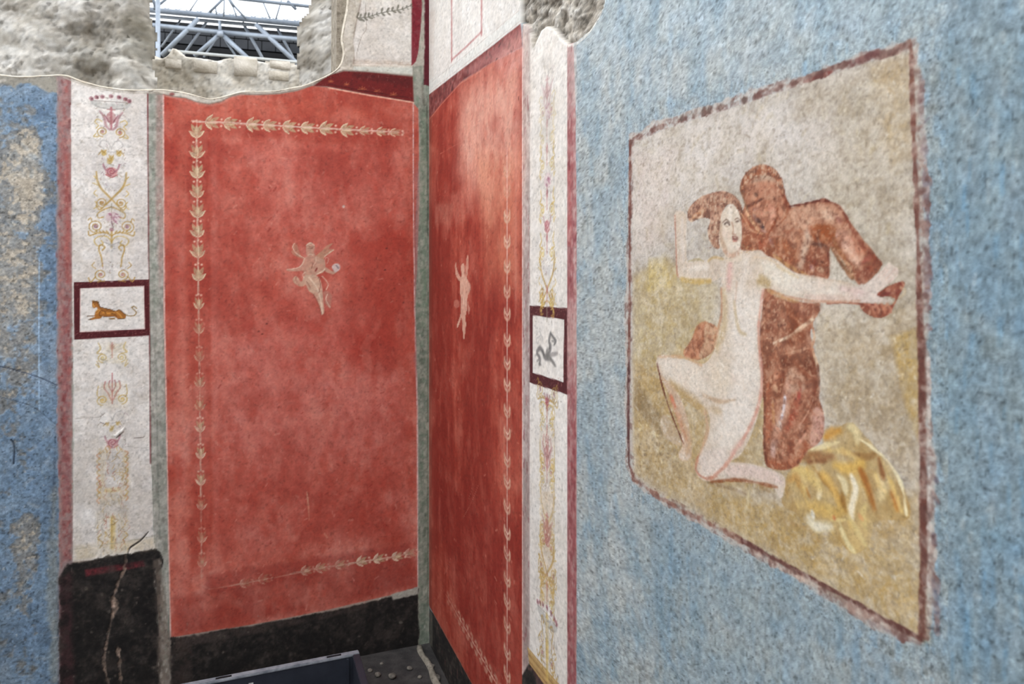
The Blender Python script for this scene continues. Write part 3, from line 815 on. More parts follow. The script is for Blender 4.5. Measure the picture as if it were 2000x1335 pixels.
# ---- scroll ornaments: local units are pixels of the far strip (1.47 mm)
UN = 0.00147
OC, OY, PK, PU, GR = (170, 136, 72), (188, 158, 88), (164, 106, 106), (136, 92, 104), (160, 154, 150)
class Orn:
    def __init__(self, cv, th, s0, z0, flip, k=1.0, fade=1.0, mat=None):
        self.cv, self.s0, self.z0, self.sg, self.k, self.f = cv, s0, z0, -1 if flip else 1, k, fade
        self.pid = part(th, 'scroll_ornament', mat)
    def T(self, x, y): return (self.s0 + self.sg * x * UN * self.k, self.z0 - y * UN * self.k)
    def line(self, pts, w, col, al=0.85, **kw):
        self.cv.stroke([self.T(*p) for p in pts], w * UN, col, al * self.f, wall=True, part=self.pid, wear=kw.pop('wear', 0.15), sub=4, idmin=0.15, **kw)
    def blob(self, x, y, r, col, al=0.8, ry=None):
        ry = ry or r
        self.cv.poly([self.T(x + r * math.cos(t), y + ry * math.sin(t)) for t in np.linspace(0, 6.283, 10, endpoint=False)], col, al * self.f, feather=1.2, wall=True, part=self.pid, wear=0.3, idmin=0.15)
    def ticks(self, x0, y0, x1, y1, n, seed):
        R = random.Random(seed)
        for i in range(n):
            x, y = R.uniform(x0, x1), R.uniform(y0, y1)
            self.line([(x, y), (x + R.uniform(-4, 4), y + R.uniform(-4, 4))], R.uniform(.9, 1.8), R.choice(((128, 112, 92), (150, 130, 96), (132, 98, 104))), R.uniform(.3, .7))
    def spiral(self, cx, cy, r, side, col, w=2.2, turns=1.6, start=90, rosette=None):
        pts = []
        n = int(11 * turns) + 4
        for i in range(n):
            t = i / (n - 1)
            a = math.radians(start) + side * t * turns * 2 * math.pi
            rr = r * (1 - 0.82 * t)
            pts.append((cx + rr * math.cos(a), cy + rr * math.sin(a)))
        self.line(pts, w, col)
        if rosette: self.blob(cx, cy, r * 0.32, rosette, 0.8)
    def pair(self, dx, cy, r, col, **kw):
        st = kw.pop('start', 90)
        self.spiral(-dx, cy, r, 1, col, start=st, **kw)
        self.spiral(dx, cy, r, -1, col, start=180 - st, **kw)

def orn_bowl(o):
    o.line([(-34, 4), (-25, 14), (0, 18), (25, 14), (34, 4)], 3, (150, 146, 142)); o.line([(-30, 8), (0, 12), (30, 8)], 9, (182, 178, 172), 0.85); o.line([(-32, 4), (0, 3), (32, 4)], 1.6, (150, 140, 132))
    for x, y in ((-34, 0), (-25, -3), (-15, -5), (0, -7), (14, -6), (25, -3), (32, 0)): o.blob(x, y, 4.2, (140, 74, 84)); o.blob(x + 1, y, 1.8, (84, 60, 62))
def orn_chalice(o):
    o.line([(0, -22), (0, 20)], 4, (164, 88, 96)); o.line([(-6, -18), (6, -18)], 2.5, PK)
    o.blob(0, -2, 9, PK, 0.75, 12)
    for s in (-1, 1): o.line([(s * 20, -14), (s * 12, -2), (s * 9, 14), (s * 2, 22)], 5, (160, 112, 116), 0.75, taper=0.5); o.line([(s * 12, -8), (s * 4, 6)], 2, (130, 70, 84), 0.7)
    o.pair(15, 26, 10, OC, rosette=(150, 86, 92)); 
    for s in (-1, 1): o.line([(s * 16, 6), (s * 24, 2), (s * 28, 8), (s * 22, 14), (s * 26, 20)], 2, OY); o.line([(s * 26, 30), (s * 30, 36), (s * 22, 36)], 2, OY)
def orn_grey(o):
    for s in (-1, 1): o.line([(0, 8), (s * 6, -6), (s * 16, -8), (s * 20, 0), (s * 16, 6)], 2, GR, 0.7); o.line([(0, 14), (s * 10, 12), (s * 14, 6)], 2, GR, 0.6)
def orn_leaves(o):
    for x, y, a in ((-13, -6, 1), (13, -6, -1), (0, 4, 0), (-3, 10, 0)): o.blob(x, y, 5, OY, 0.85, 6); o.line([(x - 4, y - 6), (x, y), (x + 4, y - 6)], 2, OC)
    for s in (-1, 1): o.line([(s * 22, -2), (s * 16, -10), (s * 10, -4)], 1.8, OC)
def orn_rose(o):
    o.blob(0, 0, 11, (190, 128, 126), 0.8, 9); o.spiral(0, 0, 8, 1, (150, 76, 86), 2.2, 1.6); o.line([(-10, 6), (0, 11), (10, 6)], 2.4, (160, 80, 84))
    for s in (-1, 1): o.line([(s * 14, -14), (s * 11, -5), (s * 6, 0)], 3.2, (160, 110, 118)); o.line([(s * 24, -12), (s * 16, -14)], 2, GR, 0.6)
def orn_lyre(o):
    for s in (-1, 1):
        o.line([(s * 26, -22), (s * 24, -4), (s * 18, 10), (s * 6, 24), (s * -8, 40)], 4.2, OC, taper=0.4)
        o.line([(s * 30, -14), (s * 26, -8)], 2, OY); o.line([(s * 32, 0), (s * 24, 4)], 2, OY); o.line([(s * 26, 14), (s * 30, 20), (s * 24, 26)], 2, OY)
        o.line([(s * -8, 40), (s * -20, 52), (s * -26, 44)], 2.6, OC); o.blob(s * 6, 4, 7, (190, 184, 180), 0.7)
        o.line([(s * 28, 36), (s * 24, 44), (s * 30, 50)], 2, OY); o.line([(0, 46), (s * 14, 52), (s * 24, 60), (s * 22, 68), (s * 14, 66)], 2.6, OC)
    o.pair(16, 38, 10, OC, rosette=(160, 116, 60))
    o.line([(0, 40), (0, 76)], 1.6, (150, 140, 120))
def orn_flower(o):
    o.blob(2, 0, 13, (196, 164, 168), 0.6, 11)
    for i in range(9):
        a = random.uniform(0, 6.28); r = random.uniform(2, 12)
        o.line([(2 + r * math.cos(a), r * math.sin(a) * 0.9), (6 + r * math.cos(a), 2 + r * math.sin(a))], 2.2, (146, 92, 110), 0.8)
    o.line([(0, 8), (2, 18)], 2, (120, 84, 96))
def orn_bigscroll(o):
    o.pair(27, -6, 13, OC, rosette=PU, turns=1.9)
    for s in (-1, 1):
        o.line([(s * 40, -18), (s * 36, -22), (s * 34, -16)], 2, OC); o.line([(0, 12), (s * 12, 6), (s * 26, 8), (s * 38, 12), (s * 40, 4)], 2.6, OC)
        o.line([(0, 24), (s * 8, 14), (s * 22, 14), (s * 30, 22), (s * 24, 32), (s * 15, 28), (s * 18, 22)], 2.4, OY)
        for i in range(4): o.line([(s * (6 + 6 * i), 6), (s * (9 + 6 * i), 3)], 2.6, OC)
    o.line([(0, 2), (0, 36)], 3.4, OC); o.blob(0, 0, 4, PU, 0.7)
def orn_stand(o):
    o.line([(0, -44), (0, 26)], 6, (196, 190, 184), 0.6); o.line([(0, -44), (-14, -50)], 2, GR); o.line([(0, -44), (14, -50)], 2, GR)
    o.pair(19, 14, 11, OC, rosette=(170, 116, 110))
    for s in (-1, 1):
        o.line([(s * 16, -34), (s * 12, -40), (s * 20, -44), (s * 22, -34), (s * 18, -20), (s * 16, -2)], 2.8, OC)
        o.line([(s * 28, 2), (s * 34, -4), (s * 30, -10)], 2, OC); o.line([(s * 28, 18), (s * 36, 28), (s * 40, 20)], 2.4, OC); o.line([(s * 12, 26), (s * 24, 28)], 2, OC)
def orn_small(o):
    o.pair(16, 12, 9, OY, rosette=(206, 190, 130))
    for s in (-1, 1): o.line([(s * 24, -18), (s * 20, -6), (s * 26, 2), (s * 16, 4)], 3, OY, taper=0.4); o.line([(s * 28, 24), (s * 22, 30), (s * 26, 18)], 2, OY)
    o.line([(0, -18), (0, 12)], 2, (186, 130, 126)); o.blob(0, -10, 4, PK, 0.6, 7)
def orn_plant(o):
    o.line([(0, -36), (0, 24)], 2.2, (176, 104, 104)); 
    for s in (-1, 1): o.line([(s * 2, 16), (s * 8, 2), (s * 14, -8), (s * 12, -20)], 2.8, (178, 122, 118)); o.line([(0, 2), (s * 6, -12), (s * 4, -22)], 2.2, PK); o.line([(s * 24, -12), (s * 26, 4), (s * 22, 12)], 2, OY)
    o.pair(17, 16, 10, OY, rosette=(214, 176, 96))
def orn_column(o):
    o.line([(0, -30), (0, 28)], 9, (206, 176, 104), 0.75); o.line([(-2, -30), (-2, 28)], 2.5, (178, 140, 64), 0.7)
    for s in (-1, 1): o.line([(s * 14, -24), (s * 20, -14), (s * 12, -2)], 2, GR, 0.8); o.line([(s * 20, 0), (s * 26, 8), (s * 18, 16), (s * 22, 26)], 2.4, OC, 0.7)
def orn_chain(o):
    for s in (-1, 1):
        for i in range(9): o.line([(s * 22, -48 + i * 11), (s * 27, -44 + i * 11), (s * 23, -38 + i * 11)], 3, OC if i % 2 else (190, 120, 80), 0.75)
        o.line([(s * 22, -46), (s * 8, -60), (s * 2, -52)], 2, (196, 160, 130), 0.7)
    o.line([(-10, 26), (10, 26)], 9, OY, 0.5); o.blob(0, -10, 5, GR, 0.4); o.line([(0, -60), (0, -30)], 2, GR, 0.6)

def hang(cv, th, cx, items, flip, plane, mat=None):
    for fn, y, kx, fade in items:
        s, z = plane.from_photo(cx(y), y)
        o = Orn(cv, th, s, z, flip, kx, fade, mat)
        fn(o)
        o.ticks(-26, -16, 26, 22, 16, int(y))
hang(L, T_STRIP, lambda y: 217 + (y - 190) * 0.004, [
    (orn_bowl, 195, 1.0, 1), (orn_chalice, 232, 1.0, 1), (orn_grey, 283, 1.0, .8), (orn_leaves, 305, 1.0, 1), (orn_rose, 335, 1.0, 1), (orn_lyre, 358, 1.0, 1),
    (orn_flower, 424, 1.0, 1), (orn_bigscroll, 448, 1.0, 1), (orn_stand, 522, 1.0, 1),
    (orn_small, 686, 1.0, .8), (orn_plant, 764, 1.0, .9), (orn_grey, 812, 1.0, 1), (orn_leaves, 832, 0.7, .6), (orn_rose, 864, 0.95, .9),
    (orn_chain, 930, 1.0, .75), (orn_column, 1040, 1.0, .85)], True, LEFT)
for y0, y1 in ((195, 545), (665, 1080)):
    for x in (190, 244): L.stroke([(x, y0), (x + 1, y1)], 1.2, (196, 186, 172), 0.5, wear=0.5, smooth=False)
for x0, x1, y0, y1, a_ in ((194, 208, 880, 985, .35), (238, 252, 880, 975, .28), (206, 240, 955, 985, .35), (190, 250, 1000, 1075, .22), (196, 246, 668, 710, .2), (196, 246, 745, 795, .18)):
    L.poly([(x0, y0), (x1, y0), (x1, y1), (x0, y1)], (198, 166, 96), a_, feather=4, wear=.6, rough=5)
R3 = random.Random(3)
for q in range(150):
    x = R3.choice((R3.uniform(192, 210), R3.uniform(234, 252), R3.uniform(205, 240))); y = R3.uniform(870, 1075)
    L.stroke([(x, y), (x + R3.uniform(-5, 5), y + R3.uniform(2, 8)), (x + R3.uniform(-6, 6), y + R3.uniform(6, 12))], R3.uniform(1.2, 2.4), R3.choice(((176, 136, 70), (196, 160, 90), (168, 104, 84), (140, 124, 104))), R3.uniform(.3, .7))
# wear, smudges and cracks on the strip
for q in range(420):
    x = random.uniform(146, 288); y = random.uniform(190, 1070)
    if 545 < y < 665: continue
    L.stroke([(x, y), (x + random.uniform(-3, 3), y + random.uniform(-2, 2))], random.uniform(1, 2), (150, 140, 130), random.uniform(.15, .5))
for x, y, rx, ry, a in ((220, 992, 34, 16, .5), (265, 950, 22, 30, .18), (160, 950, 16, 30, .22), (270, 780, 12, 10, .25), (230, 900, 40, 30, .12)):
    L.poly([(x + rx * math.cos(t), y + ry * math.sin(t)) for t in np.linspace(0, 6.28, 12, endpoint=False)], (118, 108, 98), a, feather=10, wear=0.75)
L.poly([(146, 1065), (300, 1050), (303, 1072), (240, 1082), (146, 1094)], (196, 176, 140), 0.55, feather=6, wear=0.3)
L.stroke([(146, 1072), (240, 1058), (300, 1046)], 2, (150, 140, 122), 0.6, wear=0.4)
L.stroke([(290, 1038), (276, 1054), (262, 1064), (254, 1070), (250, 1082)], 3.2, (44, 38, 36), 0.95, taper=0.7, dh=-0.003)
L.poly([(200, 805), (232, 800), (212, 818), (205, 826), (192, 826)], (232, 226, 220), 0.8, feather=2)
L.stroke([(146, 818), (190, 815), (205, 806)], 1.6, (140, 130, 122), 0.7, dh=-0.001); L.stroke([(195, 824), (206, 828)], 1.6, (110, 96, 92), 0.8)
L.poly([(222, 850), (243, 834), (240, 842), (228, 853)], (242, 238, 234), 0.95, feather=1.2, dh=0.003); L.stroke([(228, 854), (241, 843)], 2.5, (88, 72, 66), 0.85)
L.stroke([(262, 855), (278, 854), (282, 851)], 2, (110, 100, 92), 0.8); L.stroke([(262, 874), (293, 874)], 1.3, (160, 150, 142), 0.8)
L.mottle(p_red, 0.16, (200, 126, 110), (144, 50, 38), .36, 1)
L.mottle(p_red, 0.035, (206, 138, 122), (148, 56, 44), .22, 2, aspect=2.0)
L.mottle([p_swhite, p_wgrd], 0.06, (228, 221, 214), (198, 188, 178), .5, 3)
L.dabs(p_red, 900, ((200, 120, 104), (150, 46, 34), (186, 92, 74), (172, 66, 50)), (4, 30), (.06, .20), 3, ang=math.pi / 2)
L.dabs(p_red, 500, ((206, 136, 120), (132, 44, 36)), (2, 5), (.2, .5), 4)
L.dabs(p_blue, 900, ((160, 158, 152), (112, 120, 128), (116, 142, 166), (128, 146, 162)), (3, 12), (.10, .30), 5)
L.dabs(p_blue, 420, ((198, 190, 174), (84, 90, 98)), (1.5, 4), (.2, .5), 6)
L.dabs(p_redband, 300, ((186, 140, 130), (112, 50, 50), (160, 90, 84)), (2, 7), (.2, .5), 7, ang=math.pi / 2)
L.dabs(p_green, 420, ((120, 124, 112), (196, 190, 178), (112, 106, 98), (140, 146, 132)), (2, 6), (.15, .45), 8, ang=math.pi / 2)
L.dabs([p_swhite, p_wgrd, p_pgrd], 900, ((176, 164, 152), (236, 230, 224), (150, 140, 128)), (1.5, 5), (.12, .4), 9)
L.dabs(p_corner, 220, ((90, 96, 82), (176, 172, 158), (110, 130, 108)), (2, 8), (.25, .6), 10, ang=math.pi / 2)
L.dabs(p_dado, 700, ((84, 76, 68), (22, 19, 19), (110, 98, 88), (66, 46, 42)), (1.5, 5), (.1, .35), 11)
L.mottle(p_dado, 0.06, (66, 58, 53), (20, 18, 17), .5, 31)
L.dabs([p_mortar], 260, ((150, 138, 122), (222, 214, 204)), (2, 8), (.2, .5), 12)
L.dabs([p_pframe, p_cornice, p_wred], 240, ((146, 92, 86), (60, 16, 20)), (1.2, 3), (.2, .5), 13)
L.emit()

# ================================================================== NEAR WALL (right of the corner): red panel and white strip
PANEL_T = 2.17
S_SEAM = RIGHT.from_photo(1126.5, 500)[0]
xs = np.linspace(838.01, 1126.5, 194)
Sa = np.array([RIGHT.from_photo(x, 500)[0] for x in xs]); Sa[-1] = S_SEAM
Za = np.concatenate([np.arange(0.0, 2.19, 0.0024), np.linspace(2.2, TOP, 24)])
A = Canvas(RIGHT, Sa, Za, 12)

# painted picture patch and the blue wall around it
PIC = dict(x0=1212, x1=1852, z0=0.905, z1=1.522)
s0p, s1p = RIGHT.from_photo(PIC['x0'], 500)[0], RIGHT.from_photo(PIC['x1'], 500)[0]
xs = np.linspace(1126.5, 2045, 300)
Sb = np.array([RIGHT.from_photo(x, 500)[0] for x in xs]); Sb[0] = S_SEAM
Sb[np.argmin(abs(Sb - s0p))] = s0p; Sb[np.argmin(abs(Sb - s1p))] = s1p
Sb = np.concatenate([Sb, np.linspace(Sb[-1] + 0.02, 4.0, 60)])
Zb = np.concatenate([np.linspace(0.0, 0.37, 40), np.arange(0.375, 1.86, 0.0023), np.arange(1.866, 2.45, 0.007), np.linspace(2.46, TOP, 24)])
Zb[np.argmin(abs(Zb - PIC['z0']))] = PIC['z0']; Zb[np.argmin(abs(Zb - PIC['z1']))] = PIC['z1']
B = Canvas(RIGHT, Sb, Zb, 13)
B.keep = ~((B.U > s0p + 1e-6) & (B.U < s1p - 1e-6) & (B.V > PIC['z0'] + 1e-6) & (B.V < PIC['z1'] - 1e-6))
xs = np.linspace(PIC['x0'], PIC['x1'], 376)
Sp = np.array([RIGHT.from_photo(x, 500)[0] for x in xs]); Sp[0], Sp[-1] = s0p, s1p
Zp = np.linspace(PIC['z0'], PIC['z1'], 540)
Q = Canvas(RIGHT, Sp, Zp, 14)
B.gs = 0.55; Q.gs = 0.42

T_REDR = thing('red_panel', 'narrow-looking red fresco panel right of the corner with a small pale flying figure', 'fresco panel')
T_STRIPR = thing('ornament_strip', 'white fresco strip with ochre scrolls between the right red panel and blue wall', 'fresco strip')
T_BEAST = thing('sea_creature_picture', 'small framed painting of a grey sea creature on the right white strip', 'painting')
T_WHITER = thing('white_panel', 'white upper fresco panel with thin pink lines, right of the corner', 'fresco panel')
T_PIC = thing('figure_painting', 'large fresco painting of a pale woman and a brown man kneeling, on blue wall', 'painting')
for t in (WALL_R, T_REDR, T_STRIPR, T_BEAST, T_WHITER, T_PIC): t.plane = RIGHT
q_blue = part(WALL_R, 'blue_plaster', M_NEAR, 'pale blue painted plaster with grey worn patches')
q_red = part(T_REDR, 'red_field', M_SMOOTH)
q_rline = part(T_REDR, 'edge_line', M_SMOOTH, 'thin white edge line')
q_fig = part(T_REDR, 'flying_figure', M_SMOOTH, 'slender pale flying figure with raised arms')
q_fascia = part(WALL_R, 'cornice_band', None, 'dark purple red band over the red panel')
q_dado = part(WALL_R, 'black_dado', M_ROUGH, 'black painted band at the foot of the wall')
q_stripe = part(WALL_R, 'red_stripe', None, 'faded dark red vertical stripe beside the blue plaster')
q_grey = part(WALL_R, 'grey_stripe', None, 'pinkish grey vertical stripe')
q_scar = part(WALL_R, 'bare_mortar', M_ROUGH, 'rough grey mortar where the plaster has fallen')
q_ochre = part(WALL_R, 'ochre_moulding', None, 'slanting ochre painted moulding')
q_sw = part(T_STRIPR, 'plaster_ground')
q_bframe = part(T_BEAST, 'painted_frame', None, 'dark maroon painted frame')
q_bgrd = part(T_BEAST, 'picture_ground')
q_beast = part(T_BEAST, 'sea_creature', None, 'grey winged creature with curled tail')
q_wg = part(T_WHITER, 'plaster_ground')
q_wl = part(T_WHITER, 'painted_line', None, 'thin pink frame line')
pic_bg = part(T_PIC, 'background', M_PICTURE, 'pale grey and ochre painted background')
pic_bd = part(T_PIC, 'border', M_PICTURE, 'flaking dark red border')
pic_w = part(T_PIC, 'pale_figure', M_PICTURE, 'pale kneeling woman seen from behind with outstretched arm')
pic_wh = part(T_PIC, 'hair', M_PICTURE, 'curly reddish brown hair', under=pic_w)
pic_m = part(T_PIC, 'brown_figure', M_PICTURE, 'brown-skinned kneeling man bending over the woman')
pic_mh = part(T_PIC, 'hair', M_PICTURE, 'short reddish brown hair', under=pic_m)
pic_d = part(T_PIC, 'yellow_drapery', M_PICTURE, 'crumpled yellow cloth on the ground')

# ---- blue field, the same function on all three grids
def blue_right(cv):
    x = CXP + FPX * (RIGHT.o[0] + cv.U * RIGHT.d[0]) / (RIGHT.o[1] + cv.U * RIGHT.d[1])
    y = HZ - (cv.V - EYE) * FPX / (RIGHT.o[1] + cv.U * RIGHT.d[1])
    n = 0.30 * cv.nl + 0.35 * cv.nm + 0.2 * cv.ns + 0.15 * cv.ng
    n = (n - 0.5) * 2.0 + 0.5
    c = cv.field((0.12, (120, 143, 156)), (0.36, (138, 155, 163)), (0.58, (150, 161, 164)), (0.85, (160, 163, 160)), n=n)
    # greyer, worn: up in the left, blue strokes at the far right and under the painting
    worn = np.exp(-(((x - 1230) / 110) ** 2 + ((y - 150) / 110) ** 2)) * 0.9 + 0.7 * np.exp(-(((x - 1480) / 130) ** 2 + ((y - 90) / 80) ** 2)) + 0.35 * np.exp(-(((x - 1190) / 80) ** 2 + ((y - 1050) / 200) ** 2))
    worn = np.clip(worn * sstep(0.30, 0.62, 0.5 * cv.nm + 0.5 * cv.ng), 0, 1)[..., None]
    c = c + (np.array((190, 190, 186)) - c) * worn
    st = sstep(0.56, 0.74, 0.6 * cv.ns + 0.4 * cv.nl + 0.0 * x)[..., None] * (0.35 + 0.4 * sstep(1820, 1900, x)[..., None])
    c = c + (np.array((106, 150, 184)) - c) * st
    lf = ((1 - sstep(1180, 1330, x)) * 0.8)[..., None] * sstep(.30, .55, cv.nl * .5 + cv.nm * .5)[..., None]
    c = c + (np.array((178, 181, 178)) - c) * lf
    pit = sstep(0.66, 0.78, cv.ng * 0.75 + cv.nm * 0.25)[..., None]
    c = c + (np.array((96, 100, 96)) - c) * pit * 0.55
    up = sstep(140, 20, y)[..., None] * sstep(1120, 1180, x)[..., None] * 0.4
    c = c + (np.array((150, 178, 196)) - c) * up
    pale = (sstep(330, 120, y) * (1 - sstep(1650, 1800, x)) * 0.55)[..., None] * (0.5 + cv.nm)[..., None]
    c = c + (np.array((182, 189, 190)) - c) * np.clip(pale, 0, 1)
    deep = (sstep(1815, 1860, x) * 0.55)[..., None]  # bluer pigment at the right end, with edge vignetting painted in
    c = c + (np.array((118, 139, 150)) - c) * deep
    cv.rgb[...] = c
    cv.id[...] = q_blue
    return x, y
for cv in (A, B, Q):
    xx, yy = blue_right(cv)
    if cv is B:
        e = np.minimum(abs(cv.U - S_SEAM), 1)
        inpic = np.maximum(np.maximum(s0p - cv.U, cv.U - s1p), np.maximum(PIC['z0'] - cv.V, cv.V - PIC['z1']))
        m = sstep(0.0, 0.02, e) * sstep(0.0, 0.02, inpic)
        cv.h += ((cv.ng - 0.5) * 0.0016 * m).astype(np.float32)

nl, nm, ng, ns_ = A.nl, A.nm, A.ng, A.ns
# ---- red stripe, white strip, grey stripe
rs = A.field((0.3, (136, 78, 78)), (0.5, (158, 106, 104)), (0.7, (184, 154, 148)), n=0.45 * ns_ + 0.55 * ng)
A.poly([(1107, 78), (1120, 74), (1124, 200), (1126.6, 400), (1126.6, 1345), (1107, 1345)], rs, 1, feather=1.4, rough=1.2, part=q_stripe)
A.poly([(1107, 80), (1126.6, 80), (1126.6, 200), (1107, 240)], (190, 178, 170), 0.6, feather=6, wear=0.5)
A.poly([(1107, 330), (1115, 330), (1117, 480), (1107, 480)], (158, 78, 76), 0.45, feather=4)
A.poly([(1107, 590), (1126.6, 590), (1126.6, 700), (1107, 700)], (186, 160, 150), 0.5, feather=10, wear=0.4)
A.poly([(1109, 760), (1124, 760), (1124, 1345), (1109, 1345)], (128, 62, 64), 0.45, feather=5, wear=0.4)
wh = A.field((0.25, (200, 192, 182)), (0.5, (214, 206, 197)), (0.75, (222, 216, 208)), n=0.5 * nm + 0.5 * nl)
A.poly([(1032, 30), (1107.5, 30), (1107.5, 1400), (1032, 1400)], wh, 1, feather=0.8, rough=0.4, part=q_sw)
gs = A.field((0.3, (150, 132, 126)), (0.5, (176, 160, 154)), (0.7, (200, 188, 180)), n=0.6 * ns_ + 0.4 * ng)
A.poly([(1021, 30), (1034, 30), (1034.5, 600), (1033, 1250), (1033, 1400), (1020, 1400)], gs, 1, feather=0.9, part=q_grey)
A.poly([(1021, 900), (1033, 900), (1033, 1300), (1021, 1300)], (126, 112, 106), 0.45, feather=8)
A.stroke([(1034, 300), (1034.5, 590)], 4, (130, 110, 104), 0.6, smooth=False, wear=0.3)
A.stroke([(1034, 750), (1033.5, 1260)], 3.5, (150, 116, 116), 0.6, smooth=False, wear=0.3)
A.poly([(1024, 60), (1036, 60), (1036, 480), (1026, 480)], (150, 140, 132), 0.35, feather=3, wear=0.7)
# ---- red field
rn = (0.35 * nl + 0.25 * nm + 0.25 * ns_ + 0.15 * ng - 0.5) * 1.5 + 0.5
rd = A.field((0.25, (126, 38, 28)), (0.5, (146, 54, 40)), (0.75, (172, 84, 66)), n=rn)
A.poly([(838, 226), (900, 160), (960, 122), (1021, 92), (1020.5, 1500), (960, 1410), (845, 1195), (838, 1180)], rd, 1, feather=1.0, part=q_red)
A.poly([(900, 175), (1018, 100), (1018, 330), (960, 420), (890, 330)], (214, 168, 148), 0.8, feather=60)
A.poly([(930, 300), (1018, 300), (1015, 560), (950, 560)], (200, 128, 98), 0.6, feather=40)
A.poly([(838, 380), (880, 380), (886, 1000), (838, 1100)], (122, 36, 27), 0.6, feather=20)  # corner shade painted into the red beside the corner
A.poly([(900, 620), (960, 600), (960, 1000), (900, 1000)], (124, 38, 28), 0.65, feather=45)  # lower field painted darker to imitate the dimmer light there
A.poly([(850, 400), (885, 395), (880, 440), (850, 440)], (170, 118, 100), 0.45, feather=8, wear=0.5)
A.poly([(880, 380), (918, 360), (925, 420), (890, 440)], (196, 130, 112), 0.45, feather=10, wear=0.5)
A.poly([(845, 960), (1018, 1000), (1018, 1345), (925, 1345)], (124, 38, 31), 0.5, feather=40)  # same dimming painted on towards the foot of the panel
for q in range(60):
    x = random.uniform(850, 1015); y = random.uniform(240, 1200)
    A.stroke([(x, y), (x + random.uniform(-2, 2), y + random.uniform(20, 70))], random.uniform(2, 6), (198, 124, 102) if q % 3 else (136, 40, 30), 0.22, soft=0.9, wear=0.6)
for x0, y0, x1, y1 in ((935, 945, 905, 1010), (925, 930, 915, 975), (985, 260, 1014, 200), (860, 300, 960, 240), (868, 1120, 880, 1090), (848, 1180, 866, 1140)):
    A.stroke([(x0, y0), ((x0 + x1) / 2 + 2, (y0 + y1) / 2), (x1, y1)], 1.6, (206, 140, 120), 0.55, wear=0.5)
A.stroke([(1013.5, 186), (1012, 200)], 3, (60, 26, 24), 0.9, taper=0.6); A.stroke([(1007, 214), (1003, 226)], 1.4, (80, 36, 30), 0.8)
A.stroke([(1020.5, 96), (1020.5, 1345)], 5, (226, 202, 192), 0.9, smooth=False, wear=0.2, part=q_rline)
A.poly([(1006, 170), (1010, 170), (1009, 620), (1005, 620)], (206, 150, 140), 0.3, feather=3, wear=0.4)
# garland: vertical at x 990 and the slanting foot
def sprig_wall(cv, th, s, z, ang, ln, wd, fade):
    pid = part(th, 'leaf_sprig', M_SMOOTH)
    ca, sa = math.cos(ang), math.sin(ang)
    T = lambda a, b: (s + (a * ca - b * sa) * UN, z - (a * sa + b * ca) * UN)
    kw = dict(wall=True, part=pid, idmin=0.15)
    cv.stroke([T(-ln * 0.8, 0), T(ln * 0.8, 0)], 2.6 * UN, (214, 176, 156), 0.8 * fade, wear=0.3, **kw)
    for sg in (-1, 1):
        cv.stroke([T(ln * 0.35, 0), T(ln * 0.15, sg * wd * 0.5), T(-ln * 0.25, sg * wd * 0.6)], 6 * UN, (206, 172, 146), 0.9 * fade, taper=0.5, wear=0.3, **kw)
        cv.stroke([T(ln * 0.1, 0), T(-ln * 0.1, sg * wd * 0.4), T(-ln * 0.4, sg * wd * 0.4)], 4 * UN, (222, 196, 170), 0.85 * fade, taper=0.5, wear=0.3, **kw)
for i, y in enumerate(range(330, 1345, 47)):
    s, z = RIGHT.from_photo(990.5, y + random.uniform(-5, 5))
    sprig_wall(A, T_REDR, s, z, math.pi / 2, 30, 22, (0.45 if y < 420 else 0.95))
A.stroke([(990, 290), (990.5, 1345)], 5, (206, 160, 150), 0.6, smooth=False, wear=0.35)
sA, zA = RIGHT.from_photo(872, 1162); sB, zB = RIGHT.from_photo(985, 1362)
for i in range(13):
    t = (i + 0.5) / 13
    sprig_wall(A, T_REDR, sA + (sB - sA) * t, zA + (zB - zA) * t, 0.0, 26, 20, 0.75 if i > 2 else 0.4)
A.stroke([(872, 1162), (985, 1362)], 1.5, (196, 140, 124), 0.5, smooth=False, wear=0.5)
# flying figure
c6 = crop(500, 420, 4.0)
def Wf(pts, al=0.95, col=(206, 164, 142)): A.poly(c6(*pts), col, al, feather=0.8, closed_smooth=True, part=q_fig, wear=0.12)
Wf([(1600, 490), (1612, 470), (1640, 480), (1668, 540), (1672, 580), (1652, 640), (1650, 720), (1636, 800), (1640, 860), (1624, 975), (1612, 870), (1606, 800), (1588, 850), (1574, 880), (1572, 850), (1600, 760), (1598, 640), (1592, 560)])
Wf([(1602, 400), (1612, 378), (1626, 384), (1628, 430), (1626, 480), (1608, 480)])
Wf([(1555, 400), (1560, 366), (1570, 420), (1590, 470), (1605, 500), (1590, 515), (1562, 470)], 0.85)
Wf([(1644, 340), (1655, 310), (1662, 360), (1655, 440), (1645, 500), (1630, 500), (1636, 430)], 0.75)
Wf([(1645, 530), (1672, 530), (1676, 580), (1655, 620), (1640, 580)], 0.8, (196, 150, 130))
Wf([(1545, 680), (1560, 660), (1585, 670), (1590, 710), (1565, 725), (1548, 710)], 0.55, (196, 140, 122))
Wf([(1652, 650), (1662, 700), (1672, 730), (1660, 780), (1655, 720)], 0.6)
A.stroke(c6((1625, 500), (1622, 640), (1618, 780)), 2.0, (226, 196, 174), 0.7, part=q_fig)
A.stroke(c6((1650, 560), (1640, 640)), 1.6, (150, 96, 80), 0.5); A.stroke(c6((1605, 540), (1610, 620)), 1.6, (150, 96, 80), 0.4)
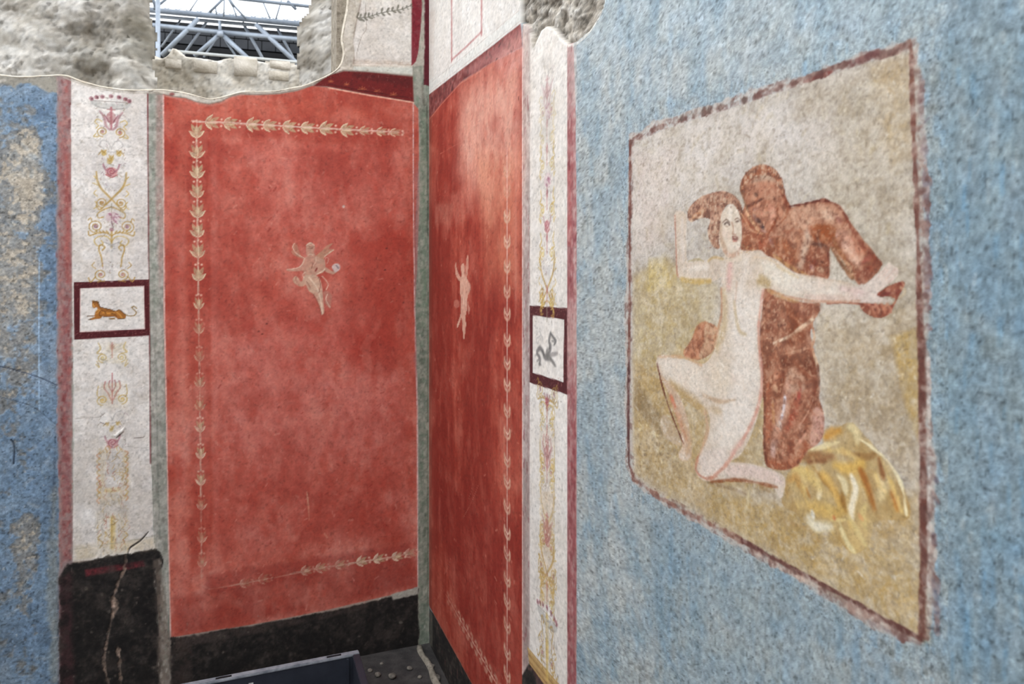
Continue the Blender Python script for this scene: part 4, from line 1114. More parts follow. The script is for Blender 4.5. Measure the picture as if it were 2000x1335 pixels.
# ---- cornice band and upper white panel
fa = A.field((0.3, (92, 38, 36)), (0.5, (120, 58, 54)), (0.7, (150, 96, 90)), n=0.6 * ng + 0.4 * nm)
A.poly([(837.5, 184), (900, 136), (960, 90), (1017, 45), (1020, 92), (960, 122), (900, 160), (860, 204), (837.5, 232)], fa, 1, feather=1.5, rough=1.2, part=q_fascia)
A.poly([(905, 140), (960, 96), (1017, 50), (1019, 95), (960, 120), (920, 146)], (172, 122, 118), 0.55, feather=8, wear=0.35)
A.poly([(960, 118), (1021, 60), (1021, 130), (985, 150)], (206, 152, 140), 0.5, feather=12)
A.stroke([(838, 234), (860, 206), (900, 162), (940, 138)], 2.5, (206, 142, 122), 0.7, wear=0.3, smooth=False)
ww = A.field((0.25, (196, 189, 181)), (0.5, (210, 204, 196)), (0.75, (218, 213, 206)), n=0.5 * nm + 0.5 * nl)
A.poly([(837, -700), (1016, -700), (1017, 45), (960, 90), (900, 136), (837, 185)], ww, 1, feather=1.2, part=q_wg)
A.poly([(837, 160), (900, 112), (1015, 20), (1017, 45), (900, 136), (837, 185)], (206, 205, 198), 0.65, feather=2)
A.stroke([(838, 163), (900, 115), (1014, 20)], 1.3, (178, 162, 152), 0.7, smooth=False, wear=0.3)
A.stroke([(838, 180), (900, 131), (1016, 42)], 1.5, (180, 160, 152), 0.6, smooth=False, wear=0.3)
for pts, w in (([(882, -600), (882, 118)], 12), ([(940.5, -600), (940.5, 66)], 13), ([(882, 117), (911, 91), (940.5, 62)], 6.0)):
    A.stroke(pts, w * .8, (168, 110, 108), 0.8, smooth=False, wear=0.3, part=q_wl)
for q in range(40):
    A.blob(random.uniform(842, 1010), random.uniform(0, 120), 1, 1, (150, 136, 128), 0.5)
A.poly([(837.5, 20), (850, 20), (846, 150), (838, 160)], (196, 180, 168), 0.4, feather=4, wear=0.5)
# ---- dado and ochre moulding
bk = A.field((0.3, (26, 23, 22)), (0.5, (40, 36, 33)), (0.7, (70, 62, 56)), n=0.6 * ng + 0.4 * nm)
A.poly([(838, 1186), (846, 1197), (925, 1341), (1020, 1520), (1020, 2000), (838, 2000)], bk, 1, feather=1.5, rough=1.5, part=q_dado)
A.stroke([(846, 1196), (886, 1268), (925, 1340), (960, 1404)], 3, (140, 120, 104), 0.6, wear=0.5, smooth=False)
A.poly([(1020, 1318), (1034, 1293), (1060, 1330), (1107, 1390), (1126.6, 1420), (1126.6, 2200), (1020, 2000)], bk, 1, feather=2, part=q_dado)
A.poly([(1038, 1300), (1062, 1330), (1107, 1385), (1107, 1410), (1050, 1340)], (110, 66, 66), 0.6, feather=4, wear=0.4)
A.poly([(1030, 1262), (1060, 1298), (1107, 1352), (1107, 1392), (1060, 1332), (1034, 1296)], (176, 142, 92), 1, feather=1.5, part=q_ochre)
for o_, c_ in ((6, (206, 180, 132)), (14, (132, 98, 60)), (20, (196, 164, 112)), (27, (124, 90, 56))):
    A.stroke([(1032, 1262 + o_), (1060, 1297 + o_), (1107, 1353 + o_)], 3, c_, 0.7, wear=0.3, smooth=False)
# corner shade painted as a brown strip on the near side, grey at the foot
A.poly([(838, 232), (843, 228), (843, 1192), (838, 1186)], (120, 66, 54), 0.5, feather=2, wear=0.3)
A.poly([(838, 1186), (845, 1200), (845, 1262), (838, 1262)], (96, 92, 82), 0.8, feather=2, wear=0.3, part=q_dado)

# ---- sea creature picture
A.poly([(1034, 596), (1107.3, 601.5), (1107.3, 770), (1034, 746.5)], (76, 32, 34), 1, feather=0.8, part=q_bframe)
A.poly([(1040, 615.5), (1101.5, 623.5), (1100.5, 746), (1040, 727)], wh, 1, feather=0.8, part=q_bgrd)
for q in range(90):
    A.blob(random.uniform(1035, 1106), random.choice((random.uniform(600, 616), random.uniform(735, 760))), 0.8, 1.0, (140, 100, 92), 0.45)
c1 = crop(1000, 580, 3.513)
for pts, w, col, al in (([(265, 248), (254, 300), (264, 340), (252, 390), (228, 412), (212, 375), (192, 350), (172, 380), (192, 420), (188, 462)], 6.0, (104, 100, 98), 0.85), ([(265, 248), (290, 285), (300, 300), (290, 325)], 4, (96, 94, 92), 0.85), ([(272, 300), (300, 305)], 3, (120, 116, 112), 0.7),
                        ([(255, 400), (285, 392), (312, 385)], 5, (140, 134, 130), 0.75), ([(262, 420), (280, 445), (297, 470)], 5, (110, 106, 102), 0.8), ([(245, 360), (240, 405), (265, 425)], 8, (112, 108, 104), 0.75), ([(212, 375), (225, 415), (250, 420)], 6, (120, 116, 112), 0.7),
                        ([(172, 380), (162, 400)], 3, (130, 126, 122), 0.6), ([(190, 420), (170, 440)], 3, (120, 116, 112), 0.6), ([(185, 455), (200, 465)], 3, (110, 106, 102), 0.7), ([(188, 235), (205, 270), (212, 290)], 2.5, (160, 156, 152), 0.6), ([(170, 280), (166, 305), (180, 320)], 2.5, (160, 156, 152), 0.6), ([(200, 250), (190, 270), (172, 280)], 2, (170, 166, 162), 0.6), ([(258, 320), (256, 355)], 2, (60, 58, 58), 0.7), ([(205, 365), (220, 400)], 2, (64, 62, 62), 0.7)):
    A.stroke(c1(*pts), w * 1.7, col, al, taper=0.3, part=q_beast, idmin=0.2)
# ---- ornaments
hang(A, T_STRIPR, lambda y: 1068.5, [
    (orn_grey, 150, 1.0, .6), (orn_chalice, 180, 1.0, .45), (orn_flower, 215, 1.0, .55), (orn_small, 255, 1.0, .5), (orn_small, 305, 1.0, .9), (orn_flower, 352, 1.0, .8), (orn_small, 392, 1.0, 1), (orn_rose, 440, 0.9, .8), (orn_small, 478, 1.0, 1), (orn_lyre, 522, 1.0, .95), (orn_small, 578, 0.85, 1),
    (orn_bigscroll, 772, 0.9, .8), (orn_small, 808, 0.9, .9), (orn_rose, 782, 0.6, .9), (orn_grey, 838, 1.0, .9), (orn_plant, 880, 1.0, 1), (orn_chalice, 885, 0.9, .9), (orn_small, 925, 1.0, 1), (orn_grey, 955, 1.0, .9),
    (orn_lyre, 985, 0.9, .6), (orn_chalice, 1030, 0.9, .9), (orn_rose, 1052, 0.9, .8), (orn_lyre, 1078, 0.95, .95), (orn_bigscroll, 1120, 0.8, .8), (orn_small, 1158, 0.95, 1), (orn_bowl, 1196, 1.0, 1), (orn_column, 1245, 1.0, 1), (orn_stand, 1268, 0.9, 1), (orn_column, 1290, 0.9, .9)], False, RIGHT)
for x in (1054, 1083):
    A.stroke([(x, 180), (x, 596)], 2.5, (196, 188, 176), 0.55, wear=0.4, smooth=False); A.stroke([(x, 765), (x, 1290)], 2.5, (180, 168, 150), 0.55, wear=0.4, smooth=False)
A.poly([(1055, 960), (1082, 960), (1083, 1180), (1055, 1180)], (196, 160, 110), 0.28, feather=3, wear=0.3)
A.poly([(1054, 830), (1083, 835), (1083, 1000), (1054, 990)], (206, 186, 160), 0.25, feather=4, wear=0.3)
for q in range(260):
    x = random.uniform(1036, 1105); y = random.uniform(90, 1270)
    if 596 < y < 768: continue
    A.blob(x, y, random.uniform(.5, 1.2), random.uniform(.6, 2), (146, 138, 126), random.uniform(.2, .6))
A.poly([(1056, 110), (1076, 110), (1082, 330), (1056, 330)], (160, 150, 138), 0.22, feather=6, wear=0.7)

# ---- fallen plaster at the top: recessed rough mortar
SCAR = [(1015, -900), (1182, -900), (1181, 0), (1172, 28), (1152, 58), (1126, 82), (1110, 86), (1097, 76), (1082, 56), (1068, 50), (1058, 58), (1048, 78), (1041, 94), (1038, 70), (1030, 48), (1017, 44)]
for cv in (A, B):
    m = fbm(cv.U / 1.0, cv.V * 2.2, 0.03, 450, 4)
    sc = cv.field((0.28, (84, 76, 66)), (0.42, (132, 124, 112)), (0.6, (168, 160, 148)), (0.8, (196, 190, 180)), n=m)
    before = cv.h.copy()
    cv.poly(SCAR, sc, 1, feather=1.2, rough=1.2, part=q_scar, dh=-0.011)
    d = (before - cv.h) / 0.011
    cv.h += (d * (m - 0.5) * 0.014).astype(np.float32)
    cv.stroke([(1182, -60), (1181, 0), (1173, 29), (1153, 60), (1127, 85), (1110, 89)], 5, (224, 218, 206), 0.85, wear=0.15)
    cv.stroke([(1110, 89), (1096, 80), (1081, 60), (1068, 54), (1056, 64), (1046, 86)], 4, (222, 214, 202), 0.7, wear=0.2)
A.poly([(1036, 60), (1050, 60), (1044, 98), (1038, 90)], (150, 140, 126), 0.5, feather=3, wear=0.4)

# ================================================================== THE LARGE PAINTING ON THE NEAR WALL
cA, cB, cH, cG, cD = crop(1200, 60, 2.67), crop(1200, 500, 2.67), crop(1280, 300, 4.768), crop(1640, 480, 7.418), crop(1200, 900, 2.5)
k1, k2, k3, k4 = crop(1420, 300, 3.928), crop(1420, 560, 3.608), crop(1270, 480, 2.781), crop(1480, 800, 3.034)
nl, nm, ng, ns_ = Q.nl, Q.nm, Q.ng, Q.ns
n = (0.35 * nl + 0.35 * nm + 0.3 * ng - 0.5) * 1.6 + 0.5
def push(c, base, k):
    """a paint colour moved away from the middle tone"""
    c, base = np.array(c, float), np.array(base, float)
    return tuple(np.clip(base + (c - base) * k, 18, 238))
def tone(c, v=14):
    c = np.array(c, dtype=float)
    return Q.field((0.2, tuple(c - v)), (0.5, tuple(c)), (0.8, tuple(c + v * 0.8)), n=n)
# flaking pale rim outside the border
Q.poly([(1228, 262), (1300, 232), (1420, 192), (1560, 146), (1700, 94), (1788, 76), (1800, 200), (1812, 500), (1822, 800), (1826, 1100), (1818, 1255), (1790, 1256), (1700, 1222), (1540, 1120), (1380, 1034), (1290, 982), (1236, 944), (1222, 900), (1221, 600)], tone((186, 174, 163)), 0.9, feather=6, rough=9, wear=0.35, part=pic_bd)
# background
BG = [(1238, 280), (1300, 252), (1420, 214), (1560, 168), (1700, 122), (1776, 102), (1782, 200), (1790, 500), (1796, 800), (1798, 1100), (1798, 1238), (1700, 1196), (1540, 1098), (1380, 1008), (1290, 960), (1240, 926), (1234, 800), (1235, 500)]
Q.poly(BG, tone((184, 174, 164)), 1, feather=2, part=pic_bg)
def wash(pts, col, al, fe, wear=0.25): Q.poly(pts, tone(col), al, feather=fe, wear=wear, part=None)
wash([(1560, 180), (1776, 110), (1790, 520), (1796, 800), (1640, 800), (1600, 420)], (168, 152, 128), 0.75, 45)
wash([(1700, 130), (1778, 104), (1784, 300), (1740, 330)], (166, 136, 92), 0.5, 18)
wash([(1238, 540), (1300, 500), (1345, 540), (1400, 560), (1390, 640), (1340, 700), (1290, 800), (1240, 880)], (178, 154, 104), 0.9, 14)
wash([(1300, 700), (1420, 620), (1560, 700), (1560, 960), (1420, 960), (1300, 860)], (178, 150, 102), 0.95, 14, 0.1)
wash([(1268, 505), (1300, 505), (1310, 560), (1262, 570)], (196, 170, 104), 0.7, 8)
wash([(1238, 700), (1300, 740), (1340, 880), (1420, 960), (1600, 1000), (1796, 960), (1798, 1236), (1540, 1095), (1290, 958), (1240, 924)], (176, 146, 96), 0.95, 22)
wash([(1400, 960), (1560, 1000), (1700, 1060), (1796, 1100), (1798, 1236), (1640, 1160), (1500, 1074), (1380, 1006)], (182, 150, 92), 0.7, 25)
wash([(1600, 640), (1790, 600), (1796, 960), (1700, 860), (1610, 820)], (166, 144, 112), 0.8, 20)
wash([(1740, 660), (1794, 640), (1796, 860), (1778, 820)], (196, 158, 84), 0.6, 10)
wash([(1240, 560), (1262, 600), (1250, 700), (1238, 700)], (206, 192, 160), 0.5, 10)
wash([(1240, 290), (1500, 205), (1640, 200), (1640, 330), (1460, 330), (1320, 420), (1240, 440)], (206, 196, 188), 0.8, 40)
wash([(1240, 300), (1320, 290), (1300, 470), (1240, 500)], (198, 178, 166), 0.5, 25)
wash([(1360, 560), (1405, 560), (1408, 640), (1380, 650)], (204, 192, 172), 0.6, 10)
wash([(1600, 600), (1690, 600), (1640, 640), (1612, 760), (1604, 760), (1590, 660)], (196, 180, 158), 0.7, 9)
wash([(1590, 380), (1640, 330), (1700, 430), (1730, 520), (1680, 480)], (186, 174, 156), 0.5, 18)
wash([(1618, 500), (1645, 520), (1668, 552), (1620, 545)], (206, 194, 178), 0.85, 5)
for q in range(520):   # flecks
    x, y = random.uniform(1240, 1775), random.uniform(130, 1180)
    yt = 280 - (x - 1238) * 0.33; yb = 926 + (x - 1240) * 0.55
    if not (yt + 8 < y < yb - 8): continue
    dark = y < 480 or x < 1330
    Q.blob(x, y, random.uniform(.8, 3.0), random.uniform(.8, 3.2), (132, 120, 108) if dark else random.choice(((206, 186, 150), (132, 110, 80))), random.uniform(.2, .6), rough=1.5)
for q in range(90):
    x = random.uniform(1245, 1330); y = random.uniform(760, 930)
    Q.blob(x, y, random.uniform(1, 4), random.uniform(1, 5), random.choice(((222, 204, 160), (112, 88, 56), (150, 122, 78))), .55, rough=2)
# bushes and shadow behind the raised foot
wash(cB((110, 640), (200, 780), (300, 870), (350, 980), (260, 960), (180, 880), (100, 780)), (124, 100, 68), 0.6, 6, 0.5)

# ---- drapery
Q.poly(k4((150, 560), (160, 440), (200, 360), (280, 330), (250, 290), (400, 200), (480, 110), (560, 72), (610, 130), (700, 220), (800, 350), (868, 480), (890, 640), (700, 660), (640, 800), (560, 840), (470, 760), (400, 690), (290, 640)), tone((180, 152, 104)), 0.9, feather=9, rough=5, closed_smooth=True, wear=0.15, part=pic_d)
Q.mottle(pic_d, 0.02, (206, 176, 116), (160, 126, 74), .5, 18, aspect=1.6)
for pts, w, col, al in (
        ([(400, 160), (430, 140), (480, 120)], 18, (190, 138, 62), .85), ([(540, 100), (580, 130), (590, 190)], 14, (206, 186, 140), .8), ([(300, 235), (380, 220), (480, 190)], 7, (214, 192, 144), .8), ([(260, 285), (340, 280), (440, 275)], 15, (150, 108, 70), .8), ([(300, 310), (400, 300)], 8, (134, 90, 56), .6),
        ([(560, 260), (640, 280), (700, 260)], 9, (150, 112, 66), .65), ([(420, 240), (520, 250), (600, 300)], 9, (204, 172, 112), .7), ([(460, 330), (540, 350), (620, 320)], 18, (206, 166, 90), .8), ([(610, 360), (650, 450), (690, 580)], 14, (162, 106, 52), .85), ([(720, 290), (740, 390), (730, 410)], 10, (138, 90, 52), .8),
        ([(800, 490), (815, 540), (825, 590)], 11, (172, 112, 58), .85), ([(555, 390), (580, 470), (555, 580), (560, 640)], 11, (222, 206, 176), .9), ([(700, 390), (735, 450), (730, 520)], 16, (214, 188, 138), .9), ([(475, 390), (510, 430), (520, 490)], 11, (216, 196, 152), .85), ([(350, 430), (370, 480), (360, 520)], 9, (216, 196, 156), .8),
        ([(600, 170), (700, 240), (790, 330), (855, 460), (880, 620)], 5, (222, 204, 162), .9), ([(770, 400), (800, 460), (850, 600)], 9, (206, 174, 112), .8), ([(330, 340), (400, 430), (470, 500), (520, 600)], 9, (154, 114, 60), .75), ([(220, 350), (310, 390), (370, 460)], 20, (204, 174, 112), .8), ([(380, 380), (440, 450), (480, 560)], 16, (202, 162, 92), .8),
        ([(190, 420), (230, 400), (240, 440)], 13, (182, 138, 78), .7), ([(290, 470), (310, 520)], 7, (172, 122, 62), .7), ([(300, 560), (400, 600), (500, 600)], 20, (196, 160, 92), .7), ([(640, 560), (620, 620), (640, 700)], 11, (204, 178, 120), .8), ([(305, 640), (340, 690), (430, 690)], 17, (212, 200, 176), .8), ([(320, 600), (330, 640)], 8, (220, 210, 190), .8),
        ([(545, 640), (590, 720), (640, 800)], 11, (204, 180, 126), .8), ([(490, 710), (530, 790), (570, 840)], 8, (212, 194, 146), .8), ([(440, 655), (530, 650)], 5, (212, 186, 128), .7), ([(690, 600), (720, 640)], 9, (172, 138, 88), .6), ([(500, 500), (510, 560)], 10, (150, 110, 56), .7), ([(450, 635), (455, 650)], 6, (170, 92, 56), .7), ([(600, 620), (620, 650)], 8, (196, 140, 92), .6)):
    Q.stroke(k4(*pts), w * 1.3, push(col, (182, 152, 104), 1.3), al, soft=0.7, taper=0.4, wear=0.1, part=pic_d, rough=3)
for pts, w, col in (([(450, 100), (560, 130), (640, 160)], 7, (112, 82, 50)), ([(660, 120), (650, 200), (640, 250)], 8, (214, 198, 160)), ([(700, 120), (760, 150)], 6, (130, 96, 58)), ([(780, 320), (770, 430)], 4, (140, 106, 62)), ([(880, 390), (900, 440)], 5, (146, 112, 66)), ([(920, 340), (930, 460)], 3, (150, 116, 70)),
                    ([(1100, 300), (1150, 430)], 8, (214, 196, 148)), ([(1240, 500), (1360, 550)], 10, (156, 124, 74)), ([(1350, 600), (1340, 740)], 10, (162, 130, 82)), ([(600, 280), (700, 380)], 14, (190, 156, 86)), ([(940, 300), (1020, 330), (1060, 320)], 10, (220, 208, 182)), ([(820, 290), (940, 330), (1000, 400)], 8, (170, 134, 84)), ([(260, 60), (270, 160), (250, 180)], 6, (206, 180, 124))):
    Q.stroke(cD(*pts), w, col, 0.6, soft=0.8, taper=0.4, wear=0.3)

# ---- the brown figure
MB_, ML, MD, MDD = (146, 90, 66), (190, 132, 102), (118, 60, 38), (86, 46, 32)
def man(pts, col=MB_, al=0.97, fe=1.8, sm=True, pid=None, **kw): Q.poly(pts, tone(col, 12), al, feather=fe, closed_smooth=sm, part=pid or pic_m, rough=kw.pop('rough', 2.2), sub=4, **kw)
# torso, head, arm
man(cA((680, 1170), (665, 1080), (665, 960), (680, 900), (655, 840), (662, 780), (700, 725), (770, 697), (840, 725), (875, 790), (885, 860), (912, 915), (980, 905), (1060, 884), (1130, 896), (1190, 945), (1240, 1010), (1300, 1085), (1390, 1215), (1350, 1280), (1290, 1325), (1245, 1290), (1195, 1200), (1130, 1125), (1118, 1200), (1110, 1290), (1000, 1285), (860, 1230)))
man(cB((780, 150), (880, 200), (960, 235), (1065, 265), (1032, 350), (1022, 420), (1042, 500), (1060, 640), (1066, 740), (1088, 820), (1085, 940), (1040, 990), (990, 1020), (960, 1080), (890, 1112), (800, 1102), (775, 1000), (782, 820), (768, 650), (752, 480), (768, 330)))
# hand gripping the arm
man(cG((310, 840), (560, 830), (720, 850), (800, 780), (720, 740), (580, 740), (540, 690), (700, 580), (900, 510), (945, 560), (880, 690), (830, 800), (780, 900), (720, 990), (600, 1040), (480, 1030), (350, 960)), (136, 66, 52), fe=1.5)
for x in range(4):
    Q.stroke(cG((430 + 85 * x, 850 - 6 * x), (480 + 85 * x, 920), (500 + 80 * x, 990 - 12 * x)), 6, (206, 142, 116), .75, soft=.6, part=pic_m)
    Q.stroke(cG((400 + 88 * x, 860), (440 + 88 * x, 960)), 3, (100, 40, 32), .6)
Q.stroke(cG((620, 700), (740, 690), (840, 640)), 6, (112, 46, 44), .7); Q.stroke(cG((880, 600), (950, 660), (860, 760)), 6, (206, 178, 140), .6); Q.stroke(cB((1110, 245), (1200, 240), (1300, 250)), 5, (142, 66, 50), .8, part=pic_m)
# uneven pigment, then lights and darks laid on it
Q.mottle(pic_m, 0.016, (168, 116, 90), (118, 68, 48), .55, 13)
UP = (174, 124, 98)
for pts, col, al, fe in (
        ([(160, 250), (290, 190), (390, 220), (425, 300), (385, 380), (375, 500), (330, 610), (270, 595), (200, 520), (155, 400)], (172, 118, 92), .9, 6),
        ([(440, 430), (620, 385), (740, 380), (850, 430), (910, 510), (960, 620), (1060, 760), (1000, 860), (900, 760), (800, 620), (660, 560), (600, 700), (560, 860), (440, 800), (380, 640), (400, 520)], UP, .9, 9),
        ([(500, 420), (620, 395), (740, 395), (830, 440), (890, 520), (800, 530), (700, 520), (600, 570), (520, 560)], (184, 140, 114), .8, 8),
        ([(645, 560), (740, 535), (830, 570), (820, 640), (770, 690), (680, 670), (635, 620)], (142, 78, 44), .9, 5),
        ([(330, 690), (420, 645), (520, 720), (545, 820), (480, 865), (400, 820), (310, 760)], (140, 80, 52), .8, 7),
        ([(110, 640), (250, 630), (290, 760), (160, 775), (105, 720)], (142, 84, 58), .85, 6),
        ([(560, 780), (640, 740), (770, 720), (770, 940), (600, 935)], (132, 76, 54), .75, 6),
        ([(860, 620), (920, 600), (1030, 790), (1010, 880), (940, 800)], (192, 142, 118), .85, 6),
        ([(1010, 990), (980, 920), (1080, 860), (1140, 800), (1185, 850), (1100, 950), (1030, 1005)], (112, 54, 38), .85, 5)):
    Q.poly(k1(*pts), push(col, (152, 102, 78), 1.3), al, feather=fe, closed_smooth=True, part=pic_m, rough=4, sub=4)
for pts, w, col, al in (
        ([(190, 195), (300, 180), (395, 205)], 11, (170, 144, 122), .7), ([(110, 270), (135, 205), (190, 175)], 10, (128, 82, 60), .8), ([(415, 190), (430, 300), (450, 370), (485, 420)], 6, (118, 64, 44), .85), ([(105, 260), (130, 360), (160, 440)], 4, (120, 92, 66), .6),
        ([(155, 405), (230, 370), (285, 340)], 4.5, (112, 70, 54), .85), ([(200, 430), (240, 420)], 5, (150, 104, 88), .7), ([(215, 310), (230, 320)], 5, (100, 66, 52), .7), ([(355, 330), (365, 350)], 5, (110, 66, 50), .7), ([(235, 500), (260, 540), (280, 575)], 6, (84, 56, 50), .85), ([(205, 470), (225, 510)], 6, (130, 104, 96), .6), ([(260, 590), (300, 600)], 5, (188, 140, 128), .7),
        ([(330, 410), (350, 460), (340, 520)], 13, (190, 134, 110), .85), ([(260, 440), (290, 500)], 9, (180, 122, 96), .7), ([(385, 400), (388, 480), (350, 560), (300, 640)], 5, (134, 72, 46), .85), ([(425, 350), (405, 460), (420, 530)], 9, (182, 126, 98), .8), ([(470, 430), (440, 500), (380, 560)], 5, (140, 80, 54), .7),
        ([(110, 480), (190, 580), (280, 640)], 14, (152, 88, 62), .75), ([(140, 430), (190, 520), (260, 610)], 4.5, (206, 156, 118), .9), ([(240, 660), (270, 720), (310, 640)], 9, (146, 74, 50), .7), ([(330, 660), (350, 700)], 7, (140, 100, 92), .6),
        ([(620, 600), (600, 720), (560, 860)], 15, (182, 150, 128), .75), ([(560, 600), (540, 700)], 10, (178, 124, 94), .6), ([(650, 690), (740, 700), (775, 740)], 8, (104, 64, 48), .75), ([(700, 660), (720, 720)], 7, (150, 124, 110), .6), ([(620, 800), (690, 860), (720, 920)], 11, (128, 68, 48), .75), ([(640, 860), (660, 890)], 8, (152, 108, 104), .6), ([(700, 880), (740, 900)], 8, (186, 150, 122), .7),
        ([(775, 760), (778, 840), (768, 930)], 4, (112, 60, 44), .8), ([(740, 460), (800, 480)], 14, (196, 160, 136), .7), ([(840, 480), (870, 520)], 9, (150, 92, 80), .6), ([(850, 600), (840, 640)], 9, (180, 140, 124), .6), ([(820, 640), (840, 720), (900, 800)], 9, (146, 92, 56), .75), ([(800, 720), (870, 830), (960, 950)], 8, (124, 82, 52), .75), ([(890, 690), (940, 760), (1000, 830)], 14, (202, 160, 138), .75), ([(960, 640), (1000, 720), (1040, 760)], 9, (176, 112, 86), .7),
        ([(920, 510), (970, 600), (1040, 700), (1180, 850)], 7, (128, 66, 46), .85), ([(1030, 850), (1080, 800), (1100, 780)], 9, (156, 88, 70), .7), ([(960, 920), (940, 860), (900, 820)], 5, (196, 158, 120), .6), ([(480, 405), (620, 380), (740, 357), (850, 400), (925, 500)], 4, (106, 52, 38), .9), ([(480, 470), (490, 540)], 7, (140, 90, 66), .5), ([(440, 700), (470, 760)], 8, (158, 94, 60), .6), ([(360, 780), (420, 830), (560, 910), (620, 935)], 5, (186, 140, 90), .6)):
    Q.stroke(k1(*pts), w * 1.25, push(col, (152, 102, 78), 1.35), min(1, al * 1.15), soft=0.7, taper=0.35, part=pic_m, rough=3)
for pts, col, al, fe in (
        ([(395, 480), (560, 440), (625, 540), (610, 660), (545, 640), (480, 570), (395, 560)], (112, 62, 42), .85, 5), ([(430, 600), (480, 570), (530, 620), (545, 720), (470, 745), (415, 710)], (178, 138, 114), .9, 5), ([(615, 850), (668, 880), (682, 980), (652, 1090), (590, 1112), (598, 960)], (186, 140, 122), .9, 4), ([(440, 90), (640, 110), (620, 190), (520, 210), (450, 180)], (136, 82, 62), .7, 8)):
    Q.poly(k2(*pts), push(col, (146, 96, 72), 1.3), al, feather=fe, closed_smooth=True, part=pic_m, rough=3, sub=4)
for pts, w, col, al in (
        ([(300, 80), (330, 200), (290, 320)], 22, (128, 78, 58), .6), ([(420, 150), (480, 230), (460, 300)], 20, (128, 68, 42), .6), ([(330, 395), (440, 350), (520, 290), (605, 228)], 5.5, (208, 178, 150), .9), ([(380, 475), (500, 452), (585, 430)], 4, (176, 126, 98), .8), ([(440, 380), (540, 340)], 20, (126, 70, 46), .65), ([(570, 330), (585, 420)], 9, (158, 112, 90), .6),
        ([(600, 260), (615, 360), (600, 430), (640, 560)], 4, (204, 172, 138), .6), ([(430, 690), (405, 860), (360, 1000), (328, 1140)], 17, (178, 134, 114), .9), ([(410, 775), (400, 850), (385, 930)], 6.5, (206, 192, 192), .9), ([(375, 960), (360, 1010)], 9, (192, 166, 154), .8), ([(325, 1120), (325, 1180)], 12, (192, 154, 138), .8), ([(290, 700), (285, 900), (285, 1080)], 12, (162, 98, 70), .8),
        ([(350, 590), (345, 700)], 10, (180, 122, 94), .8), ([(340, 700), (350, 730)], 7, (196, 154, 122), .7), ([(320, 800), (330, 960)], 5, (180, 128, 84), .6), ([(400, 600), (390, 660)], 9, (128, 66, 44), .7), ([(500, 760), (470, 900), (420, 1010)], 15, (156, 88, 66), .8), ([(520, 720), (505, 780)], 7, (160, 76, 64), .6), ([(465, 900), (440, 960)], 8, (150, 74, 52), .7), ([(600, 560), (625, 700), (590, 860), (535, 960)], 12, (120, 68, 48), .8),
        ([(605, 800), (560, 900), (490, 1010)], 3.5, (196, 146, 120), .8), ([(570, 1010), (520, 1080), (470, 1140)], 4, (190, 136, 110), .7), ([(460, 1080), (440, 1180)], 12, (134, 76, 54), .7), ([(400, 1060), (390, 1200)], 5, (186, 130, 104), .6), ([(290, 1230), (400, 1262), (500, 1205), (560, 1110)], 12, (152, 88, 60), .8), ([(510, 1000), (530, 1010)], 7, (196, 146, 122), .6), ([(265, 120), (235, 340), (245, 560), (265, 800), (262, 1100), (280, 1240)], 4.5, (112, 64, 46), .75), ([(640, 560), (650, 680), (640, 800)], 5, (110, 70, 54), .8)):
    Q.stroke(k2(*pts), w * 1.25, push(col, (146, 96, 72), 1.35), min(1, al * 1.15), soft=0.7, taper=0.3, part=pic_m, rough=3)
R_ = random.Random(5)
for q in range(110):
    x, y = R_.uniform(255, 440), R_.uniform(40, 560)
    Q.stroke(k2((x, y), (x + R_.uniform(-5, 5), y + R_.uniform(4, 16))), R_.uniform(1.2, 3.2), R_.choice(((206, 168, 136), (186, 140, 112), (96, 54, 40))), .7, part=pic_m)
# hair of the man
man(cA((660, 830), (668, 770), (710, 720), (770, 697), (835, 722), (872, 785), (880, 850), (860, 820), (830, 765), (770, 750), (720, 770), (690, 800), (680, 860)), (150, 88, 60), 0.9, 3, pid=pic_mh)
for q in range(70):
    a = random.uniform(math.pi * 0.85, math.pi * 2.1); r = random.uniform(.72, 1.0)
    x, y = 770 + 108 * r * math.cos(a), 805 + 108 * r * math.sin(a)
    Q.blob(*cA((x, y))[0], random.uniform(1, 2.6), random.uniform(1, 2.4), random.choice(((96, 60, 48), (176, 112, 84), (190, 164, 140), (124, 66, 44))), .6, rough=1)
for q in range(240):   # flaked pigment
    x, y = random.uniform(660, 1320), random.uniform(880, 1270)
    i = cA((x, y))[0]
    j = (np.searchsorted(Q.Z, Q.pl.from_photo(*i)[1]), np.searchsorted(Q.S, Q.pl.from_photo(*i)[0]))
    if Q.id[min(j[0], Q.id.shape[0] - 1), min(j[1], Q.id.shape[1] - 1)] != pic_m: continue
    Q.blob(i[0], i[1], random.uniform(.8, 2.2), random.uniform(.8, 2.2), random.choice(((196, 160, 132), (104, 60, 44))), .5, rough=1)
for q in range(170):
    x, y = random.uniform(1490, 1590), random.uniform(570, 910)
    Q.blob(x, y, random.uniform(.8, 2.0), random.uniform(.8, 2.2), random.choice(((206, 164, 132), (104, 58, 40))), .45, rough=1)
# his other hand at her hip
man(cB((360, 510), (400, 440), (430, 365), (470, 345), (530, 370), (540, 430), (500, 500), (430, 540)), (186, 128, 92), 0.95, 3)
Q.poly(k3((185, 600), (225, 510), (252, 440), (292, 415), (302, 500), (262, 595)), (172, 112, 82), .9, feather=3, closed_smooth=True, part=pic_m)
Q.poly(k3((300, 425), (355, 445), (362, 520), (320, 590), (265, 605), (290, 520)), (196, 160, 128), .95, feather=4, closed_smooth=True, part=pic_m)
Q.stroke(k3((240, 470), (270, 430), (300, 410)), 4, (160, 110, 70), .6)

